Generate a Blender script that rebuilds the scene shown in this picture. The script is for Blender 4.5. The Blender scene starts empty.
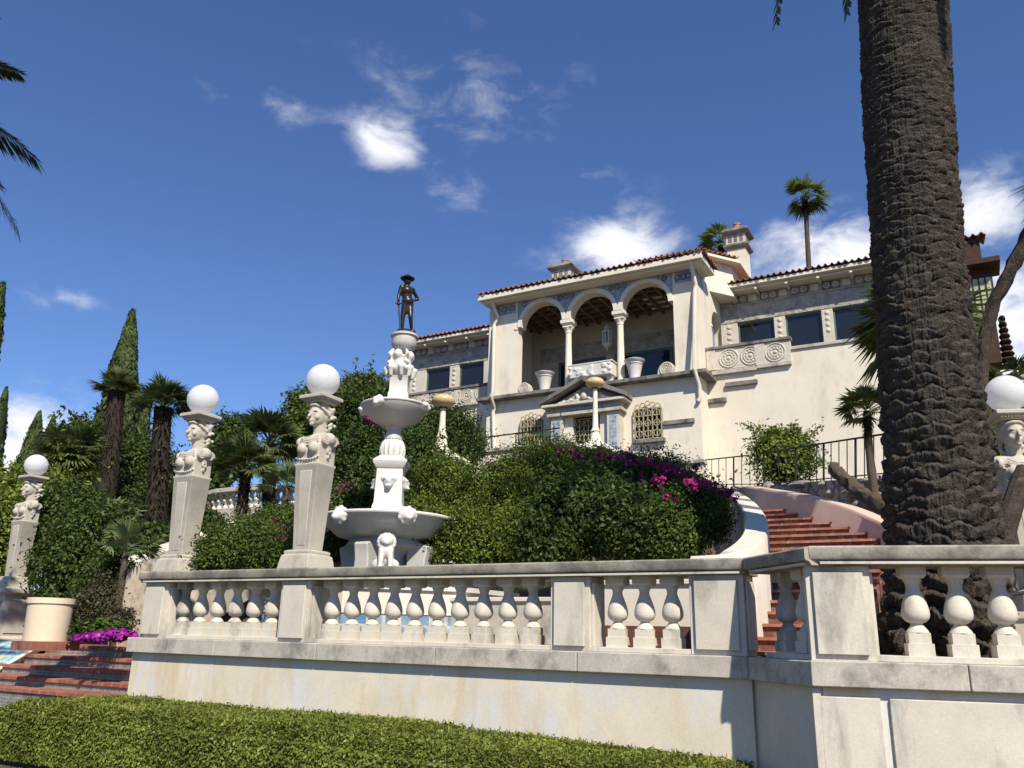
import bpy, bmesh, math, random
import numpy as np
from mathutils import Vector, Matrix

C = bpy.context.scene
COL = C.collection
R_ = math.radians
RNG = np.random.default_rng(7)
random.seed(7)

# ------------------------------------------------------------------ camera, sky, sun
EYE = np.array([0.0, 0.0, 1.6]); PITCH = R_(16.9); ROLL = R_(1.3); YAW = R_(29.0); FPX = 828.0
cam_d = bpy.data.cameras.new('camera'); cam = bpy.data.objects.new('camera', cam_d); COL.objects.link(cam)
cam_d.sensor_fit = 'HORIZONTAL'; cam_d.sensor_width = 36.0; cam_d.lens = FPX / 1024 * 36.0
cam_d.clip_start = 0.1; cam_d.clip_end = 5000
cam.matrix_world = Matrix.Translation(EYE) @ Matrix.Rotation(YAW, 4, 'Z') @ Matrix.Rotation(math.pi / 2 + PITCH, 4, 'X') @ Matrix.Rotation(ROLL, 4, 'Z')
C.camera = cam
CR = np.array(cam.matrix_world.to_3x3())

SUN_EL = R_(45); SUN_H = (0.731, -0.682)
sun_dir = Vector((SUN_H[0] * math.cos(SUN_EL), SUN_H[1] * math.cos(SUN_EL), math.sin(SUN_EL)))
sl = bpy.data.lights.new('sun', 'SUN'); sl.energy = 4.6; sl.angle = R_(0.53); sl.color = (1.0, 0.935, 0.82)
so = bpy.data.objects.new('sun', sl); COL.objects.link(so)
so.rotation_euler = sun_dir.to_track_quat('Z', 'Y').to_euler(); so.location = (20, -20, 40)

C.view_settings.view_transform = 'Standard'; C.view_settings.look = 'None'
C.view_settings.exposure = 0.55; C.view_settings.gamma = 1.0; C.view_settings.use_curve_mapping = False
C.cycles.max_bounces = 6; C.cycles.diffuse_bounces = 3; C.cycles.transmission_bounces = 3
C.cycles.use_denoising = True


def ray(px, py):
    return CR @ np.array([(px - 512) / FPX, -(py - 384) / FPX, -1.0])


def P(px, py, Y):                      # point of the photo's ray on the wall plane y = Y
    d = ray(px, py); return EYE + d * (Y / d[1])


def PD(px, py, D):                     # point at horizontal distance D
    d = ray(px, py); return EYE + d * (D / math.hypot(d[0], d[1]))


def PZ(px, py, Z):
    d = ray(px, py); return EYE + d * ((Z - EYE[2]) / d[2])


def MPP(D):                            # metres per pixel at horizontal distance D
    return D / 865.0


# world: clear Nishita sky with a few cumulus clouds mixed in by direction
W = bpy.data.worlds.new('World'); C.world = W; W.use_nodes = True
nt = W.node_tree; nt.nodes.clear(); L = nt.links


def wn(t, **k):
    n = nt.nodes.new(t)
    for a, b in k.items():
        setattr(n, a, b)
    return n


def wmath(op, a, b=None, c=None, clamp=False):
    n = wn('ShaderNodeMath', operation=op, use_clamp=clamp)
    for i, v in enumerate((a, b, c)):
        if v is None: continue
        if isinstance(v, (int, float)): n.inputs[i].default_value = v
        else: L.new(v, n.inputs[i])
    return n.outputs[0]


sky = wn('ShaderNodeTexSky', sky_type='NISHITA', sun_disc=False)
sky.sun_elevation = SUN_EL; sky.sun_rotation = math.atan2(SUN_H[0], SUN_H[1])
sky.altitude = 500; sky.air_density = 1.0; sky.dust_density = 0.25; sky.ozone_density = 3.0
tc = wn('ShaderNodeTexCoord'); gen = tc.outputs['Generated']


def wdot(v):
    n = wn('ShaderNodeVectorMath', operation='DOT_PRODUCT'); L.new(gen, n.inputs[0]); n.inputs[1].default_value = tuple(v)
    return n.outputs['Value']


def unit(v):
    v = np.array(v, float); return v / np.linalg.norm(v)


# centre of each cloud (photo direction), half-width, half-height in pixels, strength
CLOUDS = [(620, 252, 54, 44, 1.1), (560, 262, 55, 20, .42), (835, 258, 95, 50, 1.0), (720, 268, 110, 20, .6), (1000, 340, 90, 85, 1.0), (985, 215, 48, 48, .8),
          (388, 141, 46, 28, 1.0), (272, 104, 60, 20, 0.46), (470, 95, 115, 60, 0.46), (455, 190, 60, 26, 0.34), (580, 180, 50, 26, 0.36),
          (18, 455, 85, 60, 1.0), (66, 300, 34, 14, 0.6)]
mask = None
for (cx, cy, hw, hh, st) in CLOUDS:
    c0 = unit(ray(cx, cy)); r0 = unit(np.cross(c0, (0, 0, 1))); u0 = np.cross(r0, c0)
    ax = wmath('MULTIPLY', wdot(r0), FPX / hw); ay = wmath('MULTIPLY', wdot(u0), FPX / hh)
    front = wmath('GREATER_THAN', wdot(c0), 0.3)
    r2 = wmath('ADD', wmath('POWER', wmath('ABSOLUTE', ax), 2), wmath('POWER', wmath('ABSOLUTE', ay), 2))
    g = wmath('MULTIPLY', wmath('MULTIPLY', wmath('EXPONENT', wmath('MULTIPLY', r2, -1.0)), st), front)
    mask = g if mask is None else wmath('MAXIMUM', mask, g)
nz = wn('ShaderNodeTexNoise'); nz.inputs['Scale'].default_value = 14; nz.inputs['Detail'].default_value = 9; nz.inputs['Roughness'].default_value = .6
nz.inputs['Distortion'].default_value = .35
mp = wn('ShaderNodeMapping'); mp.inputs['Scale'].default_value = (1, 1, 1.9); L.new(gen, mp.inputs[0]); L.new(mp.outputs[0], nz.inputs['Vector'])
dens = wmath('ADD', mask, wmath('MULTIPLY', wmath('SUBTRACT', nz.outputs[0], .5), 2.0))
mr = wn('ShaderNodeMapRange', interpolation_type='SMOOTHSTEP'); L.new(dens, mr.inputs[0])
mr.inputs[1].default_value = .22; mr.inputs[2].default_value = 1.1
mx = wn('ShaderNodeMix', data_type='RGBA'); L.new(wmath('MULTIPLY', mr.outputs[0], wmath('MULTIPLY', mask, 1.25, clamp=True)), mx.inputs['Factor'])
tint = wn('ShaderNodeMix', data_type='RGBA', blend_type='MULTIPLY'); tint.inputs['Factor'].default_value = 1
L.new(sky.outputs[0], tint.inputs['A']); tint.inputs['B'].default_value = (0.73, 0.875, 1.17, 1)
L.new(tint.outputs['Result'], mx.inputs['A']); mx.inputs['B'].default_value = (8.4, 8.5, 8.8, 1)
bg = wn('ShaderNodeBackground'); bg.inputs[1].default_value = 0.083; L.new(mx.outputs['Result'], bg.inputs[0])
out = wn('ShaderNodeOutputWorld'); L.new(bg.outputs[0], out.inputs[0])

# ------------------------------------------------------------------ materials
MATS = {}


def mat(name, col, rough=.8, var=.15, scale=3., bump=.25, bscale=40., stain=None, sthr=.55, sscale=(1.2, 1.2, .35), spec=.25, metal=0., bdist=.01, dirt=None):
    if name in MATS: return MATS[name]
    m = bpy.data.materials.new(name); m.use_nodes = True; t = m.node_tree; N = t.nodes; l = t.links
    b = N['Principled BSDF']; b.inputs['Roughness'].default_value = rough; b.inputs['Specular IOR Level'].default_value = spec; b.inputs['Metallic'].default_value = metal
    co = N.new('ShaderNodeTexCoord').outputs['Object']
    n1 = N.new('ShaderNodeTexNoise'); n1.inputs['Scale'].default_value = scale; n1.inputs['Detail'].default_value = 7; n1.inputs['Roughness'].default_value = .65
    l.new(co, n1.inputs[0])
    mx = N.new('ShaderNodeMix'); mx.data_type = 'RGBA'
    lo = [max(0, c * (1 - var)) for c in col]; hi = [c * (1 + var) for c in col]
    rmp = N.new('ShaderNodeMapRange'); rmp.inputs[1].default_value = .3; rmp.inputs[2].default_value = .7; l.new(n1.outputs[0], rmp.inputs[0])
    l.new(rmp.outputs[0], mx.inputs['Factor']); mx.inputs['A'].default_value = (*lo, 1); mx.inputs['B'].default_value = (*hi, 1)
    cur = mx.outputs['Result']
    for k, (sc, thr, ss) in enumerate([x for x in ((stain, sthr, sscale), dirt if dirt else (None, 0, 0)) if x[0]]):
        mpg = N.new('ShaderNodeMapping'); mpg.inputs['Scale'].default_value = ss; mpg.inputs['Location'].default_value = (k * 5.3, k * 2.1, k); l.new(co, mpg.inputs[0])
        n2 = N.new('ShaderNodeTexNoise'); n2.inputs['Scale'].default_value = 1.6; n2.inputs['Detail'].default_value = 9; n2.inputs['Roughness'].default_value = .68
        l.new(mpg.outputs[0], n2.inputs[0])
        r2 = N.new('ShaderNodeMapRange'); r2.inputs[1].default_value = thr - .05; r2.inputs[2].default_value = thr + .11; l.new(n2.outputs[0], r2.inputs[0])
        m2 = N.new('ShaderNodeMix'); m2.data_type = 'RGBA'; l.new(r2.outputs[0], m2.inputs['Factor']); l.new(cur, m2.inputs['A']); m2.inputs['B'].default_value = (*sc, 1)
        cur = m2.outputs['Result']
    n4 = N.new('ShaderNodeTexNoise'); n4.inputs['Scale'].default_value = 48; n4.inputs['Detail'].default_value = 6; n4.inputs['Roughness'].default_value = .75; l.new(co, n4.inputs[0])
    r4 = N.new('ShaderNodeMapRange'); r4.inputs[1].default_value = .3; r4.inputs[2].default_value = .7; r4.inputs[3].default_value = 1 - min(.16, var * 1.1); r4.inputs[4].default_value = 1 + min(.1, var * .7); l.new(n4.outputs[0], r4.inputs[0])
    v4 = N.new('ShaderNodeVectorMath'); v4.operation = 'SCALE'; l.new(cur, v4.inputs[0]); l.new(r4.outputs[0], v4.inputs['Scale']); cur = v4.outputs[0]
    l.new(cur, b.inputs['Base Color'])
    if bump:
        n3 = N.new('ShaderNodeTexNoise'); n3.inputs['Scale'].default_value = bscale; n3.inputs['Detail'].default_value = 5; l.new(co, n3.inputs[0])
        bp = N.new('ShaderNodeBump'); bp.inputs['Strength'].default_value = bump; bp.inputs['Distance'].default_value = bdist; l.new(n3.outputs[0], bp.inputs['Height']); l.new(bp.outputs[0], b.inputs['Normal'])
    MATS[name] = m; return m


def leaf_mat(name, a, b_, c=None, rough=.5, trans=.3, spec=.2):
    if name in MATS: return MATS[name]
    m = bpy.data.materials.new(name); m.use_nodes = True; t = m.node_tree; N = t.nodes; l = t.links
    b = N['Principled BSDF']; b.inputs['Roughness'].default_value = rough; b.inputs['Specular IOR Level'].default_value = spec
    g = N.new('ShaderNodeNewGeometry'); rp = N.new('ShaderNodeValToRGB'); l.new(g.outputs['Random Per Island'], rp.inputs[0])
    e = rp.color_ramp.elements; e[0].color = (*a, 1); e[1].color = (*b_, 1); e[0].position = .15
    if c: x = e.new(.93); x.color = (*b_, 1); e[-1].color = (*c, 1)
    co = N.new('ShaderNodeTexCoord').outputs['Object']
    n = N.new('ShaderNodeTexNoise'); n.inputs['Scale'].default_value = 1.7; n.inputs['Detail'].default_value = 3; l.new(co, n.inputs[0])
    mr = N.new('ShaderNodeMapRange'); mr.inputs[1].default_value = .3; mr.inputs[2].default_value = .7; mr.inputs[3].default_value = .6; mr.inputs[4].default_value = 1.3; l.new(n.outputs[0], mr.inputs[0])
    mm = N.new('ShaderNodeVectorMath'); mm.operation = 'SCALE'; l.new(rp.outputs[0], mm.inputs[0]); l.new(mr.outputs[0], mm.inputs['Scale'])
    l.new(mm.outputs[0], b.inputs['Base Color'])
    tr = N.new('ShaderNodeBsdfTranslucent'); l.new(mm.outputs[0], tr.inputs[0])
    ms = N.new('ShaderNodeMixShader'); ms.inputs[0].default_value = trans; l.new(b.outputs[0], ms.inputs[1]); l.new(tr.outputs[0], ms.inputs[2])
    l.new(ms.outputs[0], N['Material Output'].inputs[0])
    MATS[name] = m; return m


def brick_mat(name, c1, c2, mortar, bw, bh, msize=.012, rough=.8, axis='xz', bump=.5, stain=None, offset=.5, msmooth=.2, bias=0.):
    if name in MATS: return MATS[name]
    m = bpy.data.materials.new(name); m.use_nodes = True; t = m.node_tree; N = t.nodes; l = t.links
    b = N['Principled BSDF']; b.inputs['Roughness'].default_value = rough; b.inputs['Specular IOR Level'].default_value = .25
    co = N.new('ShaderNodeTexCoord').outputs['Object']
    sp = N.new('ShaderNodeSeparateXYZ'); l.new(co, sp.inputs[0]); cb = N.new('ShaderNodeCombineXYZ')
    l.new(sp.outputs['XYZ'.index(axis[0].upper())], cb.inputs[0]); l.new(sp.outputs['XYZ'.index(axis[1].upper())], cb.inputs[1])
    br = N.new('ShaderNodeTexBrick'); l.new(cb.outputs[0], br.inputs['Vector']); br.offset = offset
    br.inputs['Color1'].default_value = (*c1, 1); br.inputs['Color2'].default_value = (*c2, 1); br.inputs['Mortar'].default_value = (*mortar, 1)
    br.inputs['Scale'].default_value = 1; br.inputs['Mortar Size'].default_value = msize; br.inputs['Brick Width'].default_value = bw; br.inputs['Row Height'].default_value = bh
    br.inputs['Mortar Smooth'].default_value = msmooth; br.inputs['Bias'].default_value = bias
    n = N.new('ShaderNodeTexNoise'); n.inputs['Scale'].default_value = 6; n.inputs['Detail'].default_value = 6; l.new(co, n.inputs[0])
    mr = N.new('ShaderNodeMapRange'); mr.inputs[1].default_value = .3; mr.inputs[2].default_value = .7; mr.inputs[3].default_value = .65; mr.inputs[4].default_value = 1.2; l.new(n.outputs[0], mr.inputs[0])
    mm = N.new('ShaderNodeVectorMath'); mm.operation = 'SCALE'; l.new(br.outputs[0], mm.inputs[0]); l.new(mr.outputs[0], mm.inputs['Scale'])
    l.new(mm.outputs[0], b.inputs['Base Color'])
    bp = N.new('ShaderNodeBump'); bp.inputs['Strength'].default_value = bump; bp.inputs['Distance'].default_value = .01; bp.invert = True; l.new(br.outputs['Fac'], bp.inputs['Height']); l.new(bp.outputs[0], b.inputs['Normal'])
    MATS[name] = m; return m


STONE = mat('cast_stone', (.57, .52, .43), .85, .10, 2.2, .14, 90, stain=(.27, .25, .21), sthr=.57, dirt=((.55, .52, .46), .6, (2, 2, .6)))
WALLST = mat('rendered_wall', (.64, .57, .44), .88, .10, 1.6, .12, 90, stain=(.60, .585, .555), sthr=.52, sscale=(1.1, 1.1, .5), dirt=((.58, .46, .30), .56, (1.5, 1.5, .35)))
CAPST = mat('weathered_cap_stone', (.46, .42, .35), .88, .16, 3, .2, 90, stain=(.22, .20, .175), sthr=.55, sscale=(1.4, 1.4, 1.1))
RAILST = mat('lichened_rail_stone', (.33, .30, .24), .9, .22, 5, .3, 80, stain=(.17, .155, .125), sthr=.5, sscale=(2, 2, 2))
HERMST = mat('carved_limestone', (.45, .41, .335), .85, .13, 4, .2, 90, stain=(.28, .26, .22), sthr=.6)
MARBLE = mat('white_marble', (.60, .57, .52), .5, .07, 3, .12, 40, stain=(.52, .5, .46), sthr=.6, spec=.4)
MARBLE2 = mat('grey_marble_basin', (.47, .445, .405), .5, .10, 3, .15, 30, stain=(.42, .4, .37), sthr=.58, spec=.4)
GLOBE = mat('opal_glass', (.86, .86, .86), .18, .01, 1, 0, spec=.5)
_t = GLOBE.node_tree; _tr = _t.nodes.new('ShaderNodeBsdfTranslucent'); _tr.inputs[0].default_value = (.9, .9, .9, 1); _ms = _t.nodes.new('ShaderNodeMixShader'); _ms.inputs[0].default_value = .5
_t.links.new(_t.nodes['Principled BSDF'].outputs[0], _ms.inputs[1]); _t.links.new(_tr.outputs[0], _ms.inputs[2]); _t.links.new(_ms.outputs[0], _t.nodes['Material Output'].inputs[0])
OCHRE = mat('ochre_alabaster', (.52, .39, .20), .4, .15, 12, .1, 30)
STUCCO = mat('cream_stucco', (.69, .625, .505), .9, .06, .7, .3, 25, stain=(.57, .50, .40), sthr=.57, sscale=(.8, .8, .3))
STUCCO2 = mat('cream_trim', (.68, .62, .5), .85, .05, 1.2, .15, 25)
WHITEWALL = mat('white_stucco', (.62, .565, .475), .9, .06, 1, .3, 25, stain=(.5, .45, .37), sthr=.58)
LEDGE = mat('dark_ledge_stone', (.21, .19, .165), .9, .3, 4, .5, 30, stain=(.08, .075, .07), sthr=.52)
FRIEZE = mat('carved_frieze', (.36, .335, .29), .9, .3, 2.4, 1.0, 7, stain=(.2, .19, .17), sthr=.55, sscale=(2, 2, 2), bdist=.06)
CARVED = mat('carved_panel', (.55, .50, .41), .88, .12, 4, .5, 14, stain=(.36, .33, .28), sthr=.58, bdist=.03)
TILE = mat('terracotta_tile', (.26, .105, .06), .85, .45, 5, .4, 30, stain=(.1, .06, .05), sthr=.54)
BLUETILE = brick_mat('blue_glazed_tile', (.10, .2, .34), (.26, .36, .45), (.45, .44, .4), .16, .16, .02, .35, 'xz', offset=0)
BLUEFR = mat('blue_painted_frieze', (.24, .31, .38), .7, .45, 9, .2, 30, stain=(.5, .48, .42), sthr=.56, sscale=(6, 6, 6))
GLASS = mat('dark_glass', (.012, .015, .02), .06, .1, 1, 0, spec=.6)
TEAL = mat('painted_green_frame', (.09, .14, .12), .6, .2, 4, .1)
WOOD = mat('dark_timber', (.055, .032, .02), .8, .3, 5, .4, 30)
CREAMBEAM = mat('painted_beam', (.17, .115, .07), .8, .2, 4, .2)
GOLD = mat('gilded_iron', (.42, .35, .19), .5, .25, 8, .2, 40, metal=.25)
DARKMETAL = mat('black_iron', (.02, .02, .02), .5, .2, 10, .1)
BRONZE = mat('bronze', (.05, .042, .034), .35, .4, 8, .2, 40, metal=.65, spec=.5)
PIPE = mat('painted_pipe', (.68, .62, .5), .6, .05, 3, .1)
POT = mat('clay_pot', (.48, .2, .07), .8, .15, 5, .2)
TRUNK = mat('palm_bark', (.062, .05, .04), .95, .4, 7, 1.0, 60, stain=(.125, .105, .085), sthr=.58, sscale=(4, 4, 9), spec=.1, bdist=.02)
_t = TRUNK.node_tree; _co = _t.nodes.new('ShaderNodeTexCoord'); _mp = _t.nodes.new('ShaderNodeMapping'); _mp.inputs['Scale'].default_value = (55, 55, 7); _t.links.new(_co.outputs['Object'], _mp.inputs[0])
_nz = _t.nodes.new('ShaderNodeTexNoise'); _nz.inputs['Scale'].default_value = 1.; _nz.inputs['Detail'].default_value = 4; _t.links.new(_mp.outputs[0], _nz.inputs[0])
_bm = _t.nodes.new('ShaderNodeBump'); _bm.inputs['Strength'].default_value = .8; _bm.inputs['Distance'].default_value = .03; _t.links.new(_nz.outputs[0], _bm.inputs['Height'])
_pb = _t.nodes['Principled BSDF']; _old = _pb.inputs['Normal'].links[0].from_socket; _t.links.new(_old, _bm.inputs['Normal']); _t.links.new(_bm.outputs[0], _pb.inputs['Normal'])
BARK = mat('grey_bark', (.09, .07, .05), .95, .3, 6, .8, 40, spec=.1)
SKIRT = mat('dead_frond_skirt', (.032, .025, .019), .95, .75, 5, .8, 40, spec=.1)
SOIL = mat('soil', (.10, .075, .05), .95, .3, 2, .6, 20, spec=.1)
BRICK = brick_mat('red_brick_paver', (.31, .12, .075), (.23, .085, .055), (.25, .19, .15), .21, .4, .008, .8, 'xy')
RISER = brick_mat('patterned_riser_tile', (.05, .055, .07), (.2, .19, .17), (.28, .26, .23), .045, .05, .012, .4, 'xz', offset=.5)
MOSAIC = brick_mat('blue_yellow_mosaic', (.15, .45, .58), (.6, .5, .16), (.55, .56, .5), .22, .16, .018, .5, 'xy', bias=-.25)
PINK = mat('pink_stucco', (.56, .40, .32), .9, .08, 1.5, .25, 25)
STEPRED = brick_mat('red_step_tile', (.36, .155, .105), (.27, .10, .068), (.33, .25, .2), .3, 3., .012, .8, 'xy', offset=0)
WATER = mat('pool_water', (.02, .08, .1), .05, .1, 1, .2, 6, spec=.6)
CREAMPL = mat('cream_planter', (.66, .56, .40), .7, .05, 3, .1)
PATIO = mat('patio_paving', (.36, .32, .26), .9, .15, 2, .4, 20)

# ------------------------------------------------------------------ object helpers


def tag(o, label=None, cat=None, group=None, kind=None):
    if label: o['label'] = label
    if cat: o['category'] = cat
    if group: o['group'] = group
    if kind: o['kind'] = kind
    return o


def thing(name, label, cat, loc=(0, 0, 0), group=None):
    o = bpy.data.objects.new(name, None); COL.objects.link(o); o.location = tuple(float(v) for v in loc); o.empty_display_size = .1
    return tag(o, label, cat, group)


def base_of(o):
    v = Vector((0, 0, 0))
    while o is not None: v += o.location; o = o.parent
    return v


def link(name, me, m, parent=None):
    o = bpy.data.objects.new(name, me); COL.objects.link(o)
    if m is not None and len(me.materials) == 0: me.materials.append(m)
    if parent is not None: o.parent = parent
    return o


def copy_tree(o, parent=None):
    c = o.copy(); COL.objects.link(c)
    if parent is not None: c.parent = parent
    for ch in [x for x in bpy.data.objects if x.parent == o]: copy_tree(ch, c)
    return c


class MB:
    def __init__(s): s.v = []; s.f = []; s.M = None

    def add(s, vs, fs):
        k = len(s.v)
        if s.M is not None: vs = [tuple(s.M @ Vector([float(q) for q in p])) for p in vs]
        s.v += [tuple(float(q) for q in p) for p in vs]; s.f += [tuple(i + k for i in f) for f in fs]; return s

    def box(s, x0, x1, y0, y1, z0, z1):
        return s.add([(x0, y0, z0), (x1, y0, z0), (x1, y1, z0), (x0, y1, z0), (x0, y0, z1), (x1, y0, z1), (x1, y1, z1), (x0, y1, z1)],
                     [(0, 3, 2, 1), (4, 5, 6, 7), (0, 1, 5, 4), (1, 2, 6, 5), (2, 3, 7, 6), (3, 0, 4, 7)])

    def frustum(s, c, h0, h1, z0, z1):    # square taper: half sizes (hx, hy)
        x, y = c
        v = [(x + a * h0[0], y + b * h0[1], z0) for a, b in ((-1, -1), (1, -1), (1, 1), (-1, 1))] + [(x + a * h1[0], y + b * h1[1], z1) for a, b in ((-1, -1), (1, -1), (1, 1), (-1, 1))]
        return s.add(v, [(0, 3, 2, 1), (4, 5, 6, 7), (0, 1, 5, 4), (1, 2, 6, 5), (2, 3, 7, 6), (3, 0, 4, 7)])

    def sqstack(s, c, prof):              # stacked square section profile [(half, z)]
        x, y = c; v = []; f = []
        for h, z in prof:
            hx, hy = (h if isinstance(h, tuple) else (h, h)); v += [(x - hx, y - hy, z), (x + hx, y - hy, z), (x + hx, y + hy, z), (x - hx, y + hy, z)]
        for i in range(len(prof) - 1):
            for j in range(4): f.append((4 * i + j, 4 * i + (j + 1) % 4, 4 * i + 4 + (j + 1) % 4, 4 * i + 4 + j))
        f.append((3, 2, 1, 0)); n = 4 * (len(prof) - 1); f.append((n, n + 1, n + 2, n + 3)); return s.add(v, f)

    def lathe(s, prof, c=(0, 0, 0), n=28, a0=0., flute=0, fd=0.):
        v = []; f = []
        for r, z in prof:
            for j in range(n):
                a = a0 + 2 * math.pi * j / n; rr = r * (1 - fd * (abs(math.sin(a * flute / 2)) if flute else 0)); v.append((c[0] + rr * math.cos(a), c[1] + rr * math.sin(a), c[2] + z))
        for i in range(len(prof) - 1):
            for j in range(n): f.append((i * n + j, i * n + (j + 1) % n, (i + 1) * n + (j + 1) % n, (i + 1) * n + j))
        f.append(tuple(range(n - 1, -1, -1))); k = (len(prof) - 1) * n; f.append(tuple(range(k, k + n))); return s.add(v, f)

    def extr(s, poly, y0, y1):            # polygon in x,z extruded along y
        n = len(poly); v = [(p[0], y0, p[1]) for p in poly] + [(p[0], y1, p[1]) for p in poly]
        f = [tuple(range(n)), tuple(range(2 * n - 1, n - 1, -1))] + [(i, n + i, n + (i + 1) % n, (i + 1) % n) for i in range(n)]
        return s.add(v, f)

    def extrz(s, poly, z0, z1):
        n = len(poly); v = [(p[0], p[1], z0) for p in poly] + [(p[0], p[1], z1) for p in poly]
        f = [tuple(range(n - 1, -1, -1)), tuple(range(n, 2 * n))] + [(i, (i + 1) % n, n + (i + 1) % n, n + i) for i in range(n)]
        return s.add(v, f)

    def tube(s, path, rad, n=8):
        path = [Vector([float(q) for q in p]) for p in path]; m = len(path)
        if not isinstance(rad, (list, tuple)): rad = [rad] * m
        v = []; f = []; prev = None
        for i, p in enumerate(path):
            t = (path[min(i + 1, m - 1)] - path[max(i - 1, 0)]).normalized()
            a = prev if prev is not None else (Vector((1, 0, 0)) if abs(t.x) < .8 else Vector((0, 1, 0)))
            a = (a - t * a.dot(t)).normalized(); prev = a; b = t.cross(a)
            for j in range(n): q = 2 * math.pi * j / n; v.append(tuple(p + (a * math.cos(q) + b * math.sin(q)) * rad[i]))
        for i in range(m - 1):
            for j in range(n): f.append((i * n + j, i * n + (j + 1) % n, (i + 1) * n + (j + 1) % n, (i + 1) * n + j))
        f.append(tuple(range(n - 1, -1, -1))); f.append(tuple(range((m - 1) * n, m * n))); return s.add(v, f)

    def ball(s, c, r, nu=16, nv=10):
        r = r if isinstance(r, (tuple, list)) else (r, r, r); v = [(c[0], c[1], c[2] - r[2])]; f = []
        for i in range(1, nv):
            t = math.pi * i / nv
            for j in range(nu): a = 2 * math.pi * j / nu; v.append((c[0] + r[0] * math.sin(t) * math.cos(a), c[1] + r[1] * math.sin(t) * math.sin(a), c[2] - r[2] * math.cos(t)))
        v.append((c[0], c[1], c[2] + r[2])); e = len(v) - 1
        for j in range(nu):
            f.append((0, 1 + (j + 1) % nu, 1 + j)); k = 1 + (nv - 2) * nu; f.append((k + j, k + (j + 1) % nu, e))
        for i in range(nv - 2):
            for j in range(nu): f.append((1 + i * nu + j, 1 + i * nu + (j + 1) % nu, 1 + (i + 1) * nu + (j + 1) % nu, 1 + (i + 1) * nu + j))
        return s.add(v, f)

    def torus(s, c, R, r, axis='y', n=24, m=8, arc=1.0, a0=0.):
        pts = []
        for i in range(n + 1):
            a = a0 + 2 * math.pi * arc * i / n; u, w = R * math.cos(a), R * math.sin(a)
            pts.append((c[0] + u, c[1], c[2] + w) if axis == 'y' else (c[0], c[1] + u, c[2] + w) if axis == 'x' else (c[0] + u, c[1] + w, c[2]))
        return s.tube(pts, r, m)

    def build(s, name, m, parent=None, smooth=35, bevel=0., label=None):
        me = bpy.data.meshes.new(name); b = base_of(parent)
        me.from_pydata([(p[0] - b.x, p[1] - b.y, p[2] - b.z) for p in s.v], [], s.f); me.validate(); me.update()
        o = link(name, me, m, parent)
        if smooth:
            me.polygons.foreach_set('use_smooth', [True] * len(me.polygons)); me.set_sharp_from_angle(angle=R_(smooth))
        if bevel:
            bm = o.modifiers.new('bevel', 'BEVEL'); bm.width = bevel; bm.segments = 2; bm.limit_method = 'ANGLE'; bm.angle_limit = R_(40); bm.harden_normals = True
        if label: o['label'] = label
        return o


def np_mesh(name, V, Fq, m, parent=None, smooth=False):
    """fast mesh from arrays: V (n,3), Fq (k,4) quads or (k,3)"""
    me = bpy.data.meshes.new(name); b = np.array(base_of(parent)); V = np.asarray(V, np.float32) - b.astype(np.float32); Fq = np.asarray(Fq, np.int32); k, w = Fq.shape
    me.vertices.add(len(V)); me.vertices.foreach_set('co', V.ravel()); me.loops.add(k * w); me.loops.foreach_set('vertex_index', Fq.ravel())
    me.polygons.add(k); me.polygons.foreach_set('loop_start', np.arange(0, k * w, w, dtype=np.int32))
    if smooth: me.polygons.foreach_set('use_smooth', np.ones(k, bool))
    me.update(calc_edges=True); return link(name, me, m, parent)


def sculpt(name, blobs, voxel, m, parent=None, it=4):
    """one continuous surface grown from overlapping ellipsoids, tapered limbs and blocks"""
    bm = bmesh.new()
    for b in blobs:
        if b[0] == 's':
            mt = Matrix.Translation(b[1]) @ (Matrix.Rotation(b[3][0], 4, b[3][1]) if len(b) > 3 else Matrix.Identity(4)) @ Matrix.Diagonal((*b[2], 1))
            bmesh.ops.create_icosphere(bm, subdivisions=3, radius=1, matrix=mt)
        elif b[0] == 'c':
            p, q = Vector(b[1]), Vector(b[2]); n = max(2, int((q - p).length / (min(b[3], b[4]) * .5)))
            for i in range(n + 1):
                t = i / n; bmesh.ops.create_icosphere(bm, subdivisions=2, radius=b[3] * (1 - t) + b[4] * t, matrix=Matrix.Translation(p.lerp(q, t)))
        elif b[0] == 'b':
            bmesh.ops.create_cube(bm, size=2, matrix=Matrix.Translation(b[1]) @ Matrix.Diagonal((*b[2], 1)))
    me = bpy.data.meshes.new(name); bm.to_mesh(me); bm.free()
    o = bpy.data.objects.new(name, me); COL.objects.link(o)
    r = o.modifiers.new('r', 'REMESH'); r.mode = 'VOXEL'; r.voxel_size = voxel
    if it: s = o.modifiers.new('s', 'SMOOTH'); s.iterations = it; s.factor = .5
    dg = bpy.context.evaluated_depsgraph_get(); dg.update(); m2 = bpy.data.meshes.new_from_object(o.evaluated_get(dg)); bpy.data.objects.remove(o)
    m2.name = name; m2.polygons.foreach_set('use_smooth', [True] * len(m2.polygons)); m2.materials.clear()
    b = base_of(parent)
    return link(name, m2, m, parent)


# ------------------------------------------------------------------ foliage


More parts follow.
